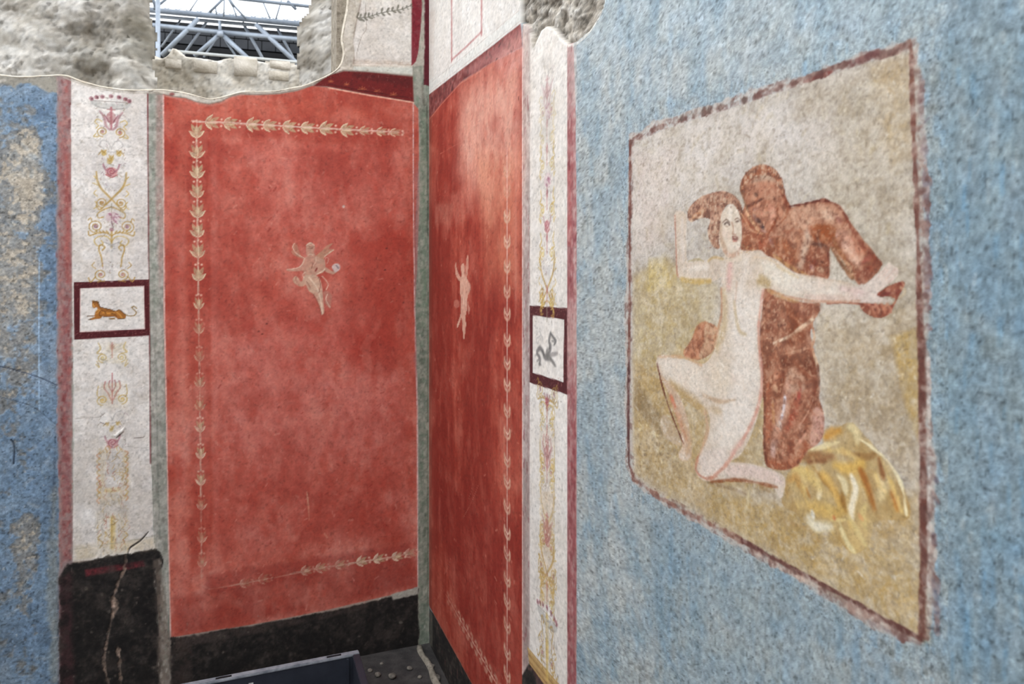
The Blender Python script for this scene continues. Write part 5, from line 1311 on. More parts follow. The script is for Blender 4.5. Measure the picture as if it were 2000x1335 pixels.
# ---- the pale figure
FW, FS, FP, FO = (200, 183, 166), (206, 178, 150), (222, 190, 178), (176, 130, 100)
def wom(pts, col=FW, al=0.97, fe=2.0, pid=None, **kw): Q.poly(pts, tone(col, 9), al, feather=fe, closed_smooth=True, part=pid or pic_w, sub=4, **kw)
# raised arm
wom(cH((180, 570), (215, 530), (290, 560), (292, 640), (285, 800), (300, 1000), (380, 1000), (450, 1000), (520, 965), (620, 960), (680, 1010), (640, 1120), (560, 1180), (480, 1195), (330, 1192), (235, 1165), (205, 1080), (190, 800)), (198, 180, 162), 0.92)
# back and thigh
wom(cB((590, 0), (640, -30), (700, -28), (760, -30), (800, 0), (850, 20), (900, 60), (960, 92), (1110, 120), (1250, 150), (1300, 148), (1345, 190), (1380, 225), (1330, 240), (1280, 237), (1100, 242), (960, 236), (880, 202), (785, 168), (772, 260), (760, 330), (747, 450), (770, 600), (767, 750), (742, 850), (702, 960), (652, 1040), (600, 1072), (700, 1080), (830, 1118), (886, 1150), (885, 1220), (865, 1262), (820, 1202), (720, 1182), (600, 1166), (480, 1172), (428, 1132), (440, 1050), (478, 960), (500, 860), (470, 790), (400, 740), (330, 690), (262, 640), (220, 570), (232, 522), (300, 522), (400, 545), (470, 560), (530, 470), (558, 330), (570, 250), (560, 100)))
# hand, open, palm away
wom(cG((180, 600), (300, 590), (420, 520), (560, 400), (640, 310), (720, 240), (780, 290), (850, 330), (840, 420), (780, 500), (640, 600), (540, 690), (580, 740), (720, 790), (730, 820), (560, 820), (300, 815), (150, 800)), (204, 184, 172), fe=1.6)
for pts in (((660, 330), (560, 450)), ((730, 300), (600, 480)), ((800, 330), (660, 500)), ((830, 400), (700, 540))):
    Q.stroke(cG(*pts), 2.5, (196, 158, 144), .55)
# lower leg of the raised knee and foot
wom(cB((228, 560), (262, 640), (300, 660), (345, 740), (385, 860), (395, 960), (400, 1050), (350, 1065), (335, 1030), (355, 980), (335, 870), (300, 750), (250, 650)), (192, 162, 138), 0.9, 3)
wom(cB((250, 830), (290, 850), (345, 960), (340, 990), (270, 950), (240, 890)), (196, 172, 146), 0.6, 4)
# modelling
Q.mottle(pic_w, 0.014, (214, 200, 184), (192, 172, 150), .5, 16)
for pts, col, al, fe in (
        ([(440, 260), (585, 260), (585, 450), (580, 600), (595, 720), (565, 900), (490, 1050), (400, 1110), (350, 1010), (420, 800), (450, 600), (440, 400)], (213, 200, 187), .85, 14),
        ([(55, 600), (180, 620), (280, 680), (295, 800), (180, 765), (85, 700)], (211, 196, 180), .8, 9), ([(330, 640), (420, 620), (430, 780), (340, 800)], (207, 190, 170), .6, 14), ([(600, 80), (700, 110), (800, 170), (800, 240), (700, 220), (630, 170)], (212, 200, 184), .8, 10),
        ([(280, 1120), (400, 1110), (430, 1180), (360, 1240), (280, 1240)], (210, 194, 182), .7, 9), ([(430, 1190), (560, 1190), (700, 1240), (720, 1300), (560, 1260), (420, 1250)], (206, 184, 172), .8, 7)):
    Q.poly(k3(*pts), push(col, (200, 183, 166), 1.4), al, feather=fe, closed_smooth=True, part=pic_w, sub=4)
for pts, w, col, al in (
        ([(400, 250), (402, 420), (360, 560)], 15, (192, 170, 138), .7), ([(385, 230), (385, 380), (345, 520)], 5, (180, 136, 108), .7), ([(435, 100), (425, 230)], 13, (206, 170, 158), .75), ([(520, 100), (500, 200), (490, 330)], 12, (214, 200, 186), .6), ([(455, 300), (480, 450), (520, 480)], 7, (188, 166, 134), .65), ([(470, 200), (462, 300)], 5, (190, 160, 140), .5), ([(590, 190), (640, 205), (600, 170)], 13, (180, 156, 118), .75),
        ([(612, 240), (588, 460), (605, 700), (592, 850), (525, 1015), (445, 1130)], 6, (202, 156, 138), .8), ([(110, 740), (220, 830), (300, 900)], 15, (184, 158, 122), .75), ([(290, 810), (380, 845), (460, 835)], 6, (186, 160, 134), .75), ([(330, 880), (380, 900)], 12, (192, 170, 142), .6), ([(38, 640), (60, 740), (110, 900), (182, 1075)], 3.5, (118, 76, 56), .85), ([(110, 820), (155, 930), (195, 1040)], 13, (188, 146, 118), .8), ([(110, 810), (135, 870)], 7, (196, 128, 104), .7), ([(180, 960), (215, 1060), (200, 1120)], 9, (192, 164, 136), .8),
        ([(40, 600), (180, 605), (280, 650)], 4, (196, 164, 134), .7), ([(265, 1130), (248, 1215), (300, 1262), (360, 1250)], 5, (186, 136, 114), .8), ([(460, 1120), (400, 1200), (350, 1245)], 6, (196, 150, 130), .8), ([(300, 900), (310, 1010), (270, 1130)], 7, (198, 166, 142), .7), ([(330, 1280), (480, 1270), (600, 1290), (690, 1310)], 5, (150, 104, 78), .8), ([(700, 1240), (728, 1290), (715, 1335)], 5, (206, 186, 166), .8), ([(500, 1060), (440, 1130)], 10, (204, 172, 158), .7),
        ([(640, 240), (740, 285), (800, 300)], 7, (196, 160, 120), .7), ([(690, 110), (800, 170)], 5, (206, 180, 140), .5), ([(560, 60), (640, 70), (700, 110)], 4, (206, 182, 156), .6)):
    Q.stroke(k3(*pts), w * 1.3, push(col, (206, 190, 174), 1.45), al, soft=0.85, taper=0.3, part=pic_w, rough=2)
for f, pts, w, col, al in (
        (cB, [(930, 150), (1050, 165), (1200, 180)], 20, (214, 200, 186), .8), (cB, [(880, 202), (1000, 230), (1150, 236), (1280, 232)], 5, (176, 128, 102), .75), (cB, [(1000, 210), (1150, 215), (1270, 215)], 10, (202, 174, 160), .7), (cB, [(1180, 170), (1240, 180), (1290, 190)], 14, (202, 172, 164), .7), (cB, [(970, 95), (1110, 120), (1250, 148)], 4, (196, 172, 150), .6),
        (cH, [(182, 580), (190, 800), (200, 1080), (215, 1150)], 4.5, (168, 112, 90), .9), (cH, [(250, 600), (250, 800), (262, 1000)], 10, (210, 196, 184), .8), (cH, [(310, 1000), (400, 985), (450, 1000)], 4, (160, 142, 96), .7), (cH, [(240, 1165), (380, 1192), (510, 1185)], 10, (184, 152, 88), .85), (cH, [(320, 1080), (420, 1060), (480, 1060)], 13, (214, 202, 188), .8), (cH, [(490, 1000), (540, 965), (630, 980)], 6, (180, 150, 98), .75), (cH, [(500, 1090), (560, 1020), (600, 1100)], 8, (196, 176, 156), .7)):
    Q.stroke(f(*pts), w, col, al, soft=0.85, taper=0.3, part=pic_w, rough=1.5)
# head
wom(cH((600, 620), (640, 520), (700, 470), (755, 480), (785, 560), (805, 690), (805, 800), (785, 880), (740, 925), (800, 930), (800, 1000), (650, 1000), (645, 930), (600, 860), (590, 740)), (204, 186, 166), 0.97, 1.8)
for pts, w, col, al in (([(605, 650), (612, 780), (650, 890)], 11, (180, 150, 124), .8), ([(700, 500), (690, 600)], 12, (222, 208, 192), .8), ([(755, 520), (775, 620)], 8, (216, 200, 182), .7), ([(630, 640), (662, 612), (692, 640)], 2.6, (112, 86, 72), .9), ([(645, 655), (668, 640), (690, 662)], 4.2, (84, 64, 56), .9), ([(650, 675), (680, 678)], 2, (150, 122, 104), .7),
                        ([(742, 612), (768, 600), (792, 625)], 2.6, (120, 90, 76), .85), ([(752, 632), (775, 628)], 3.6, (92, 68, 58), .85), ([(712, 640), (728, 700), (716, 742)], 3.6, (172, 134, 110), .85), ([(722, 748), (748, 752)], 3, (150, 108, 90), .8), ([(738, 690), (745, 735)], 5, (226, 212, 196), .7), ([(716, 772), (742, 768), (768, 782)], 2.6, (120, 70, 62), .85), ([(724, 790), (744, 800), (762, 792)], 6.5, (118, 66, 58), .85), ([(726, 815), (756, 814)], 3, (190, 132, 116), .8),
                        ([(800, 600), (808, 720), (802, 830), (780, 895)], 3.4, (150, 102, 82), .85), ([(640, 740), (680, 760)], 14, (214, 186, 168), .6), ([(640, 900), (700, 950), (770, 925)], 9, (178, 140, 116), .75), ([(690, 860), (750, 870)], 9, (216, 200, 184), .7)):
    Q.stroke(cH(*pts), w, col, al, soft=0.7, part=pic_w)
# her hair and the raised hand in it
hp = cH((300, 540), (340, 470), (430, 400), (530, 365), (610, 350), (700, 365), (755, 405), (800, 480), (815, 580), (800, 620), (775, 540), (730, 470), (680, 470), (630, 530), (605, 600), (600, 700), (590, 800), (600, 880), (550, 885), (500, 800), (488, 700), (510, 640), (500, 600), (420, 600), (360, 620), (310, 620))
Q.poly(hp, tone((164, 118, 94), 16), 0.92, feather=1.8, closed_smooth=True, rough=1.5, part=pic_wh, sub=4)
Q.stroke(cH((350, 600), (400, 560), (440, 530)), 11, (186, 128, 88), .7, part=pic_wh); Q.stroke(cH((330, 630), (400, 600), (430, 580)), 4, (226, 200, 170), .7, part=pic_wh)
for q in range(90):
    t = random.random()
    if t < .55: x, y = random.uniform(330, 790), 0; y = 380 + 0.0022 * (x - 620) ** 2 * 0.9 + random.uniform(0, 110)
    else: x, y = random.uniform(500, 600), random.uniform(600, 880)
    Q.blob(*cH((x, y))[0], random.uniform(1, 2.6), random.uniform(1, 2.4), random.choice(((106, 70, 58), (190, 150, 120), (134, 74, 54), (206, 182, 156))), .65, rough=1)
Q.stroke(cH((800, 560), (850, 640), (900, 720), (1000, 745)), 3.5, (214, 162, 122), .7, part=pic_m)
for q in range(26): Q.blob(*cH((random.uniform(800, 920), random.uniform(820, 930)))[0], 1.8, 1.6, random.choice(((196, 160, 116), (112, 72, 52))), .6)

# ---- border
def bord(pts, w, col, al, wear, rough, sm=False): Q.stroke(pts, w, col, al, soft=0.5, wear=wear, rough=rough, smooth=sm, part=pic_bd)
bord([(1231, 275), (1230, 500), (1229, 640), (1227, 800), (1228, 905), (1236, 928)], 9, (104, 60, 50), .95, .25, 3)
bord([(1229, 700), (1227, 860), (1229, 910)], 8, (74, 46, 48), .8, .25, 2)
bord([(1232, 274), (1300, 244), (1420, 206), (1560, 158), (1700, 110), (1780, 90)], 9, (112, 80, 72), .85, .75, 8)
bord([(1330, 230), (1420, 204), (1470, 190)], 10, (92, 78, 70), .6, .7, 8); bord([(1570, 160), (1625, 140)], 7, (116, 58, 52), .85, .4, 3); bord([(1660, 124), (1710, 106)], 14, (104, 60, 60), .7, .5, 6)
bord([(1776, 80), (1780, 100), (1782, 200), (1790, 400), (1796, 600)], 10, (106, 62, 50), .95, .15, 3)
bord([(1796, 590), (1800, 720), (1803, 900), (1804, 1100), (1800, 1238)], 16, (98, 56, 46), .97, .08, 3)
bord([(1798, 150), (1806, 300), (1812, 420), (1812, 640)], 10, (130, 104, 106), .6, .7, 8)
bord([(1236, 934), (1290, 972), (1340, 1000), (1400, 1030), (1450, 1056)], 8, (128, 84, 70), .8, .6, 5)
bord([(1450, 1056), (1540, 1106), (1640, 1160), (1730, 1212), (1796, 1246)], 11, (88, 48, 42), .95, .15, 3)
bord([(1470, 1078), (1560, 1126), (1660, 1182), (1740, 1226)], 12, (196, 170, 154), .8, .45, 8)
bord([(1700, 1214), (1760, 1244), (1792, 1254)], 12, (96, 60, 58), .7, .5, 8)
bord([(1813, 700), (1816, 900), (1815, 1100), (1812, 1220)], 6, (206, 196, 188), .8, .4, 4)
for pts, w in (([(1828, 1130), (1830, 1230)], 14), ([(1829, 935), (1829, 938)], 9), ([(1822, 965), (1832, 980)], 9), ([(1824, 1045), (1824, 1060)], 8), ([(1818, 520), (1819, 545)], 6), ([(1816, 350), (1818, 360)], 6), ([(1812, 420), (1816, 440)], 6), ([(1806, 240), (1814, 230)], 6)):
    Q.stroke(pts, w, (82, 72, 84), .75, soft=.8, rough=4, wear=.3, part=pic_bd)
Q.stroke([(1812, 1226), (1834, 1228)], 5, (78, 84, 90), .8, part=pic_bd)
A.dabs(q_red, 700, ((196, 116, 94), (132, 38, 28), (170, 80, 60)), (4, 24), (.06, .2), 21, ang=math.pi / 2)
A.dabs(q_red, 350, ((216, 156, 134), (126, 40, 32)), (2, 5), (.2, .5), 22)
A.dabs([q_sw, q_wg, q_bgrd], 700, ((186, 176, 164), (240, 236, 230), (160, 150, 138)), (1.5, 5), (.12, .4), 23)
A.dabs([q_stripe, q_grey], 420, ((196, 168, 160), (112, 46, 52), (160, 130, 124)), (2, 7), (.2, .5), 24, ang=math.pi / 2)
A.dabs([q_dado, q_fascia], 420, ((104, 92, 82), (26, 22, 22), (150, 96, 90)), (2, 8), (.15, .5), 25)
A.dabs([q_bframe], 120, ((150, 100, 92), (60, 20, 24)), (1.2, 3), (.2, .5), 26)
B.dabs(q_blue, 2600, ((116, 150, 174), (162, 166, 160), (138, 162, 172), (112, 142, 162), (168, 173, 171)), (4, 16), (.06, .22), 27, ang=math.pi / 2)
B.dabs(q_blue, 1600, ((92, 100, 100), (186, 192, 190), (104, 120, 126)), (1.5, 4), (.15, .45), 28)
R2 = random.Random(11)
for q in range(70):
    x, y = R2.uniform(1855, 2010), R2.uniform(60, 1320)
    B.stroke([(x, y), (x + R2.uniform(-3, 3), y + R2.uniform(18, 70))], R2.uniform(5, 13), (104, 150, 182) if q % 3 else (176, 184, 184), R2.uniform(.15, .45), soft=.9, wear=.5)
for q in range(60):
    x, y = R2.uniform(1130, 1800), R2.uniform(930, 1330)
    B.stroke([(x, y), (x + R2.uniform(-4, 4), y + R2.uniform(20, 80))], R2.uniform(6, 16), (110, 146, 172) if q % 2 else (160, 168, 164), R2.uniform(.1, .3), soft=.9, wear=.5)
Q.dabs(q_blue, 420, ((120, 158, 186), (168, 174, 168), (92, 100, 100), (186, 192, 190)), (2, 7), (.1, .3), 29, ang=math.pi / 2)
Q.dabs(pic_bg, 900, ((206, 196, 182), (150, 134, 110), (178, 156, 112), (214, 204, 190)), (2, 7), (.06, .22), 30)
Q.dabs(pic_bg, 900, ((112, 98, 82), (222, 212, 196)), (1.0, 2.4), (.2, .5), 31)
Q.mottle(pic_bg, 0.05, (204, 194, 182), (164, 148, 124), .25, 11)
Q.mottle(pic_bg, 0.012, (208, 196, 182), (146, 130, 110), .25, 12)
Q.mottle(pic_bg, 0.005, (206, 196, 182), (122, 108, 92), .25, 26, bias=.46)
Q.mottle(pic_m, 0.022, (190, 142, 114), (120, 72, 52), .25, 13)
Q.mottle(pic_m, 0.0065, (204, 162, 134), (100, 60, 45), .42, 14)
Q.mottle(pic_w, 0.007, (216, 204, 190), (188, 168, 150), .25, 17)
Q.mottle([pic_mh, pic_wh], 0.018, (188, 150, 122), (116, 72, 54), .55, 15)
Q.mottle([pic_mh, pic_wh], 0.006, (206, 180, 154), (88, 58, 48), .6, 25)
Q.mottle(pic_bd, 0.012, (190, 172, 160), (92, 56, 50), .45, 20)
B.mottle(q_blue, 0.11, (170, 173, 170), (112, 140, 158), .30, 21, aspect=1.8); Q.mottle(q_blue, 0.11, (170, 173, 170), (112, 140, 158), .30, 21, aspect=1.8); A.mottle(q_blue, 0.11, (170, 173, 170), (112, 140, 158), .30, 21, aspect=1.8)
A.mottle(q_red, 0.16, (200, 126, 106), (128, 40, 30), .28, 1)
A.mottle(q_red, 0.035, (200, 130, 110), (130, 44, 34), .18, 2, aspect=2.0)
Q.dabs([pic_m], 420, ((196, 136, 104), (112, 58, 38), (168, 96, 66), (140, 74, 48)), (2, 6), (.08, .28), 32)
Q.dabs([pic_m, pic_mh], 420, ((214, 172, 140), (86, 48, 36)), (1.0, 2.2), (.2, .5), 33)
Q.dabs(pic_w, 260, ((238, 228, 214), (208, 182, 156), (222, 196, 182)), (2, 6), (.06, .2), 34)
Q.dabs(pic_w, 520, ((172, 156, 140), (240, 232, 222)), (0.9, 1.8), (.2, .45), 35)
Q.dabs(pic_d, 50, ((228, 200, 132), (160, 112, 54), (206, 166, 84), (236, 216, 164)), (2, 6), (.1, .3), 36, length=3, ang=-1.0)
Q.dabs(pic_bd, 700, ((192, 178, 166), (88, 56, 50), (150, 118, 106), (108, 74, 66)), (1.5, 5), (.15, .45), 37)
A.emit(); B.emit(); Q.emit()

# ================================================================== lip of repair mortar along the broken edge
M_LIP = two_tone('cream_repair_mortar', (178, 166, 148), (214, 205, 190), 60.0, bump=0.5, bdist=0.003)
def make_lip():
    bm = bmesh.new()
    P = [e for e in EDGE if e[1] < TOP - 0.02]
    P = smooth_pts(P, False, 2)
    rings = []
    for i, (s, z) in enumerate(P):
        a = P[max(i - 1, 0)]; b = P[min(i + 1, len(P) - 1)]
        tx, tz = b[0] - a[0], b[1] - a[1]
        l = math.hypot(tx, tz) or 1; nx, nz = -tz / l, tx / l
        r = 0.0055 + 0.003 * mnoise.noise(Vector((s * 22, z * 22, 0)))
        ring = []
        for k in range(8):
            t = 2 * math.pi * k / 8
            off = r * math.cos(t)
            h = -0.012 + 0.018 * math.sin(t) * (0.8 + 0.3 * mnoise.noise(Vector((s * 40, z * 40, k))))
            ring.append(bm.verts.new(LEFT.world(np.array(s + nx * off), np.array(z + nz * off), h)))
        rings.append(ring)
    for r0, r1 in zip(rings[:-1], rings[1:]):
        for k in range(8):
            bm.faces.new((r0[k], r0[(k + 1) % 8], r1[(k + 1) % 8], r1[k]))
    bm.faces.new(rings[0]); bm.faces.new(rings[-1][::-1])
    o = bm_obj('mortar_lip', bm, M_LIP, WALL_L.root, smooth=True)
    o['label'] = 'thin cream mortar lip on the broken plaster edge'
make_lip()

# ================================================================== ruined masonry standing behind the far wall
def rubble(name, label, dist, outline, depth, seed, cols, group, step=0.009, grow=0.10, amp=0.075, cell=0.16):
    """a solid broken piece of masonry: relief on the front, rounded towards its edges, flat back"""
    pl = Plane(LEFT.o - NORM_L * dist, DIR_L, NORM_L, True)
    pts = [pl.from_photo(x, y) for x, y in outline]
    s0, s1 = min(p[0] for p in pts) - .02, max(p[0] for p in pts) + .02
    z0, z1 = min(p[1] for p in pts) - .02, max(p[1] for p in pts) + .02
    cv = Canvas(pl, np.arange(s0, s1, step), np.arange(z0, z1, step), seed)
    U, V = cv.U, cv.V
    wob = (fbm(U, V, 0.09, seed + 5, 3) - .5) * 0.05
    ins = np.zeros(U.shape, dtype=bool); m = len(pts)
    for i in range(m):
        (x1, y1), (x2, y2) = pts[i], pts[(i + 1) % m]
        if y1 == y2: continue
        ins ^= ((y1 > V) != (y2 > V)) & (U < (x2 - x1) * (V - y1) / (y2 - y1) + x1)
    d, _ = Canvas._segd(U, V, pts, True)
    d = np.where(ins, d, -d) + wob
    cv.keep = d > 0
    a = fbm(U, V, cell, seed, 5, .55); b = fbm(U, V, cell * 0.45, seed + 9, 4)
    st = np.abs(b - .5) * 2
    rnd = np.sqrt(np.clip((d - .012) / grow, 0, 1)); edge = sstep(.012, .05, d)
    cv.h = (rnd * depth * 0.5 + edge * ((a - .5) * amp * 1.6 - (1 - sstep(0.0, 0.12, st)) * amp * 0.18)).astype(np.float32)
    n = (0.5 * a + 0.3 * b + 0.2 * cv.ng - .5) * 1.9 + .5
    cv.rgb[...] = cv.field((0.1, cols[0]), (0.4, cols[1]), (0.6, cols[2]), (0.9, cols[3]), n=n)
    py = HZ - (V - EYE) * FPX / pl.depth(U)
    wash_ = (sstep(60, 130, py) * .6)[..., None] * sstep(.3, .6, a)[..., None]
    cv.rgb += (np.array((206, 202, 195)) - cv.rgb) * wash_          # remains of white plaster low down
    moss = sstep(.52, .70, fbm(U, V, 0.3, seed + 21, 4))[..., None] * .45
    cv.rgb += (np.array(cols[4]) - cv.rgb) * moss
    t = thing(name, label, 'masonry', group); t.plane = pl
    face = part(t, 'stone_face', M_STONE, grain=.12); cv.id[...] = face
    back = Canvas(pl, cv.S, cv.Z, seed); back.keep = cv.keep; back.rgb[...] = cols[1]; back.h = (-rnd * depth * .5 - .002).astype(np.float32)
    bp = part(t, 'rear_face', M_STONE, grain=.1); back.id[...] = bp
    cv.emit(); back.emit()
    return t, cv
GREYS = ((104, 96, 84), (154, 148, 138), (180, 175, 167), (198, 194, 188), (124, 120, 106))
rubble('ruined_wall', 'broken whitish masonry mass behind the blue and white strip, upper left', 0.85,
       [(-330, -260), (292, -260), (297, 0), (300, 30), (308, 62), (303, 84), (311, 112), (309, 150), (303, 290), (-330, 290)], 0.30, 210, GREYS, None)
rubble('ruined_wall', 'narrow broken masonry stub left of the white garland panel', 0.62,
       [(612, -240), (606, 0), (590, 34), (573, 66), (575, 92), (569, 126), (578, 160), (592, 250), (760, 250), (760, -240)], 0.26, 320, GREYS, None, cell=0.13)
t_low, cv_low = rubble('ruined_wall', 'low pale stone wall under the roof truss opening', 1.5,
       [(230, 102), (318, 116), (335, 92), (352, 98), (366, 108), (420, 114), (470, 117), (520, 121), (600, 126), (640, 128), (640, 250), (230, 250)], 0.30, 430, ((150, 141, 126), (182, 174, 161), (200, 193, 181), (212, 206, 196), (172, 163, 146)), None, amp=0.035, grow=0.03)
# stones that show in the low wall, each proud of the mortar
M_BLOCK = two_tone('pale_limestone_block', (176, 167, 152), (208, 200, 188), 14.0, bump=0.7, bdist=0.01)
plb = Plane(LEFT.o - NORM_L * 1.5, DIR_L, NORM_L, True)
STONES = []
for (x0, y0, x1, y1) in ((448, 128, 511, 167), (516, 134, 572, 150), (514, 152, 568, 172), (372, 134, 436, 158), (322, 130, 366, 150)):
    a0, a1 = plb.from_photo(x1, y0), plb.from_photo(x0, y1)
    STONES.append((a0[0], a1[0], a1[1], a0[1]))

# ================================================================== roof truss and the dark hall beyond
M_TUBE = two_tone('galvanised_tube', (128, 137, 148), (152, 161, 172), 6.0, bump=0, rough=0.5, metallic=0.25, spec=0.5)
M_TUBED = two_tone('galvanised_tube_dull', (96, 105, 116), (116, 125, 136), 6.0, bump=0, rough=0.5, metallic=0.25, spec=0.5)
M_RAIL = two_tone('white_painted_rail', (158, 160, 158), (176, 178, 176), 4.0, bump=0, rough=0.6)
M_DARK = two_tone('dark_grey_cladding', (46, 48, 52), (62, 64, 68), 3.0, bump=0.2, rough=0.8)
M_DARKER = two_tone('black_ledge', (16, 17, 19), (26, 27, 30), 3.0, bump=0, rough=0.8)
def at(x, y, Y): return Vector(((x - CXP) / FPX * Y, Y, EYE + (HZ - y) / FPX * Y))
def tube(bm, p, q, r, n=10):
    d = (q - p); L_ = d.length; d.normalize()
    u = d.orthogonal().normalized(); v = d.cross(u)
    r0 = [bm.verts.new(p + (u * math.cos(2 * math.pi * k / n) + v * math.sin(2 * math.pi * k / n)) * r) for k in range(n)]
    r1 = [bm.verts.new(q + (u * math.cos(2 * math.pi * k / n) + v * math.sin(2 * math.pi * k / n)) * r) for k in range(n)]
    for k in range(n):
        bm.faces.new((r0[k], r0[(k + 1) % n], r1[(k + 1) % n], r1[k]))
    bm.faces.new(r0[::-1]); bm.faces.new(r1)
truss = empty('roof_truss', at(440, 115, 9.0))
tag(truss, 'blue-grey tubular steel roof truss seen through the gap above the broken wall', 'roof truss')
TL = Vector(truss.location)
def tpart(name, x0, y0, x1, y1, wpx, Y0=9.0, Y1=None, mat=None):
    bm = bmesh.new()
    Y1 = Y1 or Y0
    tube(bm, at(x0, y0, Y0) - TL, at(x1, y1, Y1) - TL, wpx * 0.5 / FPX * (Y0 + Y1) / 2)
    return bm_obj(name, bm, mat or M_TUBE, truss, smooth=True)
tpart('top_chord', 215, 12, 690, 57, 11, mat=M_TUBED)
tpart('upper_rail', 215, 24, 690, 66, 7, 9.15)
tpart('lower_chord', 215, 40, 428, 63, 9, 9.0); tpart('lower_chord', 433, 63, 690, 87, 9, 9.0)
tpart('post', 308, -60, 311, 708, 9, 8.6)
tpart('base_rail', 330, 99, 690, 131, 6, 8.8, mat=M_RAIL)
for a in ((388, 36, 316, 108, 9, 9.0), (356, 34, 315, 92, 4, 9.3), (407, 38, 352, 116, 5, 9.2), (430, 66, 380, 110, 8, 9.0), (420, 78, 398, 112, 4, 9.4), (429, 40, 430, 64, 6, 9.0), (435, 68, 486, 116, 9, 9.0), (440, 78, 462, 112, 4, 9.4),
          (474, 44, 515, 118, 6, 9.2), (500, 48, 578, 122, 9, 9.0), (540, 52, 572, 112, 5, 9.2), (640, 60, 570, 140, 8, 9.1)):
    tpart('strut', a[0], a[1], a[2], a[3], a[4], a[5])
# hangers and second truss up in the light
for a in ((440, -6, 409, 24, 5, 8.8), (421, 15, 423, 28, 3, 8.8), (438, 0, 437, 32, 3, 8.9), (446, -4, 456, 12, 6, 8.8), (454, 10, 462, 32, 3, 8.8), (456, 10, 480, 36, 4, 8.9), (388, -4, 371, 21, 2.5, 9.0), (512, 0, 529, 40, 3, 9.0), (550, 0, 538, 40, 3, 9.0), (562, 2, 578, 18, 6, 8.8), (424, -40, 430, 0, 3, 8.8), (300, 18, 330, -6, 5, 8.8), (304, 14, 292, -20, 6, 8.8)):
    tpart('hanger', a[0], a[1], a[2], a[3], a[4], a[5], mat=M_TUBED)
tpart('upper_chord', 462, -3, 690, 22, 7, 8.8, mat=M_TUBED)
tpart('node_joint', 426, 66, 437, 67, 13, 8.98)
# corrugated roofing edge over the top chord
def corrugated(x0, y0, x1, y1, Y):
    bm = bmesh.new(); n = 90
    for i in range(n):
        t0, t1 = i / n, (i + 1) / n
        q = []
        for t, u in ((t0, i), (t1, i + 1)):
            x, y = x0 + (x1 - x0) * t, y0 + (y1 - y0) * t
            w = 1.7 * math.sin(u * math.pi / 2.0)
            q.append((at(x, y - 5 + w, Y), at(x, y - 5 + w, Y + 1.2)))
        lo = Vector((0, 0, -0.012))
        v = [bm.verts.new(p - TL) for p in (q[0][0], q[1][0], q[1][1], q[0][1], q[0][0] + lo, q[1][0] + lo, q[1][1] + lo, q[0][1] + lo)]
        for f in ((0, 1, 2, 3), (7, 6, 5, 4), (0, 4, 5, 1), (2, 6, 7, 3), (1, 5, 6, 2), (3, 7, 4, 0)): bm.faces.new([v[k] for k in f])
    bmesh.ops.remove_doubles(bm, verts=bm.verts, dist=1e-4)
    o = bm_obj('corrugated_sheet', bm, M_TUBED, truss); o['label'] = 'edge of corrugated roofing sheet'
corrugated(215, 9, 690, 54, 9.0)

hall = empty('dark_hall', at(440, 150, 11.0))
tag(hall, 'dark grey clad building behind the roof truss', 'building')
HL = Vector(hall.location)
def slab(name, x0, y0, x1, y1, dy, Y, th, mat, parent, org, skew=0.088):
    """upright slab whose edges follow the sloping lines of the hall; skew is rise per pixel"""
    bm = bmesh.new()
    c = [(x0, y0), (x1, y0 + (x1 - x0) * skew), (x1, y1 + (x1 - x0) * skew), (x0, y1)]
    v = [bm.verts.new(at(x, y, Y) - org) for x, y in c] + [bm.verts.new(at(x, y, Y) + Vector((0, th, 0)) - org) for x, y in c]
    for f in ((0, 1, 2, 3), (7, 6, 5, 4), (0, 4, 5, 1), (1, 5, 6, 2), (2, 6, 7, 3), (3, 7, 4, 0)): bm.faces.new([v[k] for k in f])
    return bm_obj(name, bm, mat, parent)
slab('hall_wall', 200, 30, 700, 625, 0, 11.2, 0.3, M_DARKER, hall, HL)
for r, (ya, yb) in enumerate(((36, 51), (53, 71), (85, 101), (103, 122))):
    x = 206 + r * 9
    while x < 660:
        w = 23 + (r % 2) * 4
        slab('cladding_panel', x, ya + (x - 200) * 0.088, x + w - 1.6, yb + (x - 200) * 0.088, 0, 11.08, 0.12, M_DARK, hall, HL)
        x += w
slab('ledge', 200, 74, 700, 83, 0, 10.95, 0.25, M_DARKER, hall, HL)

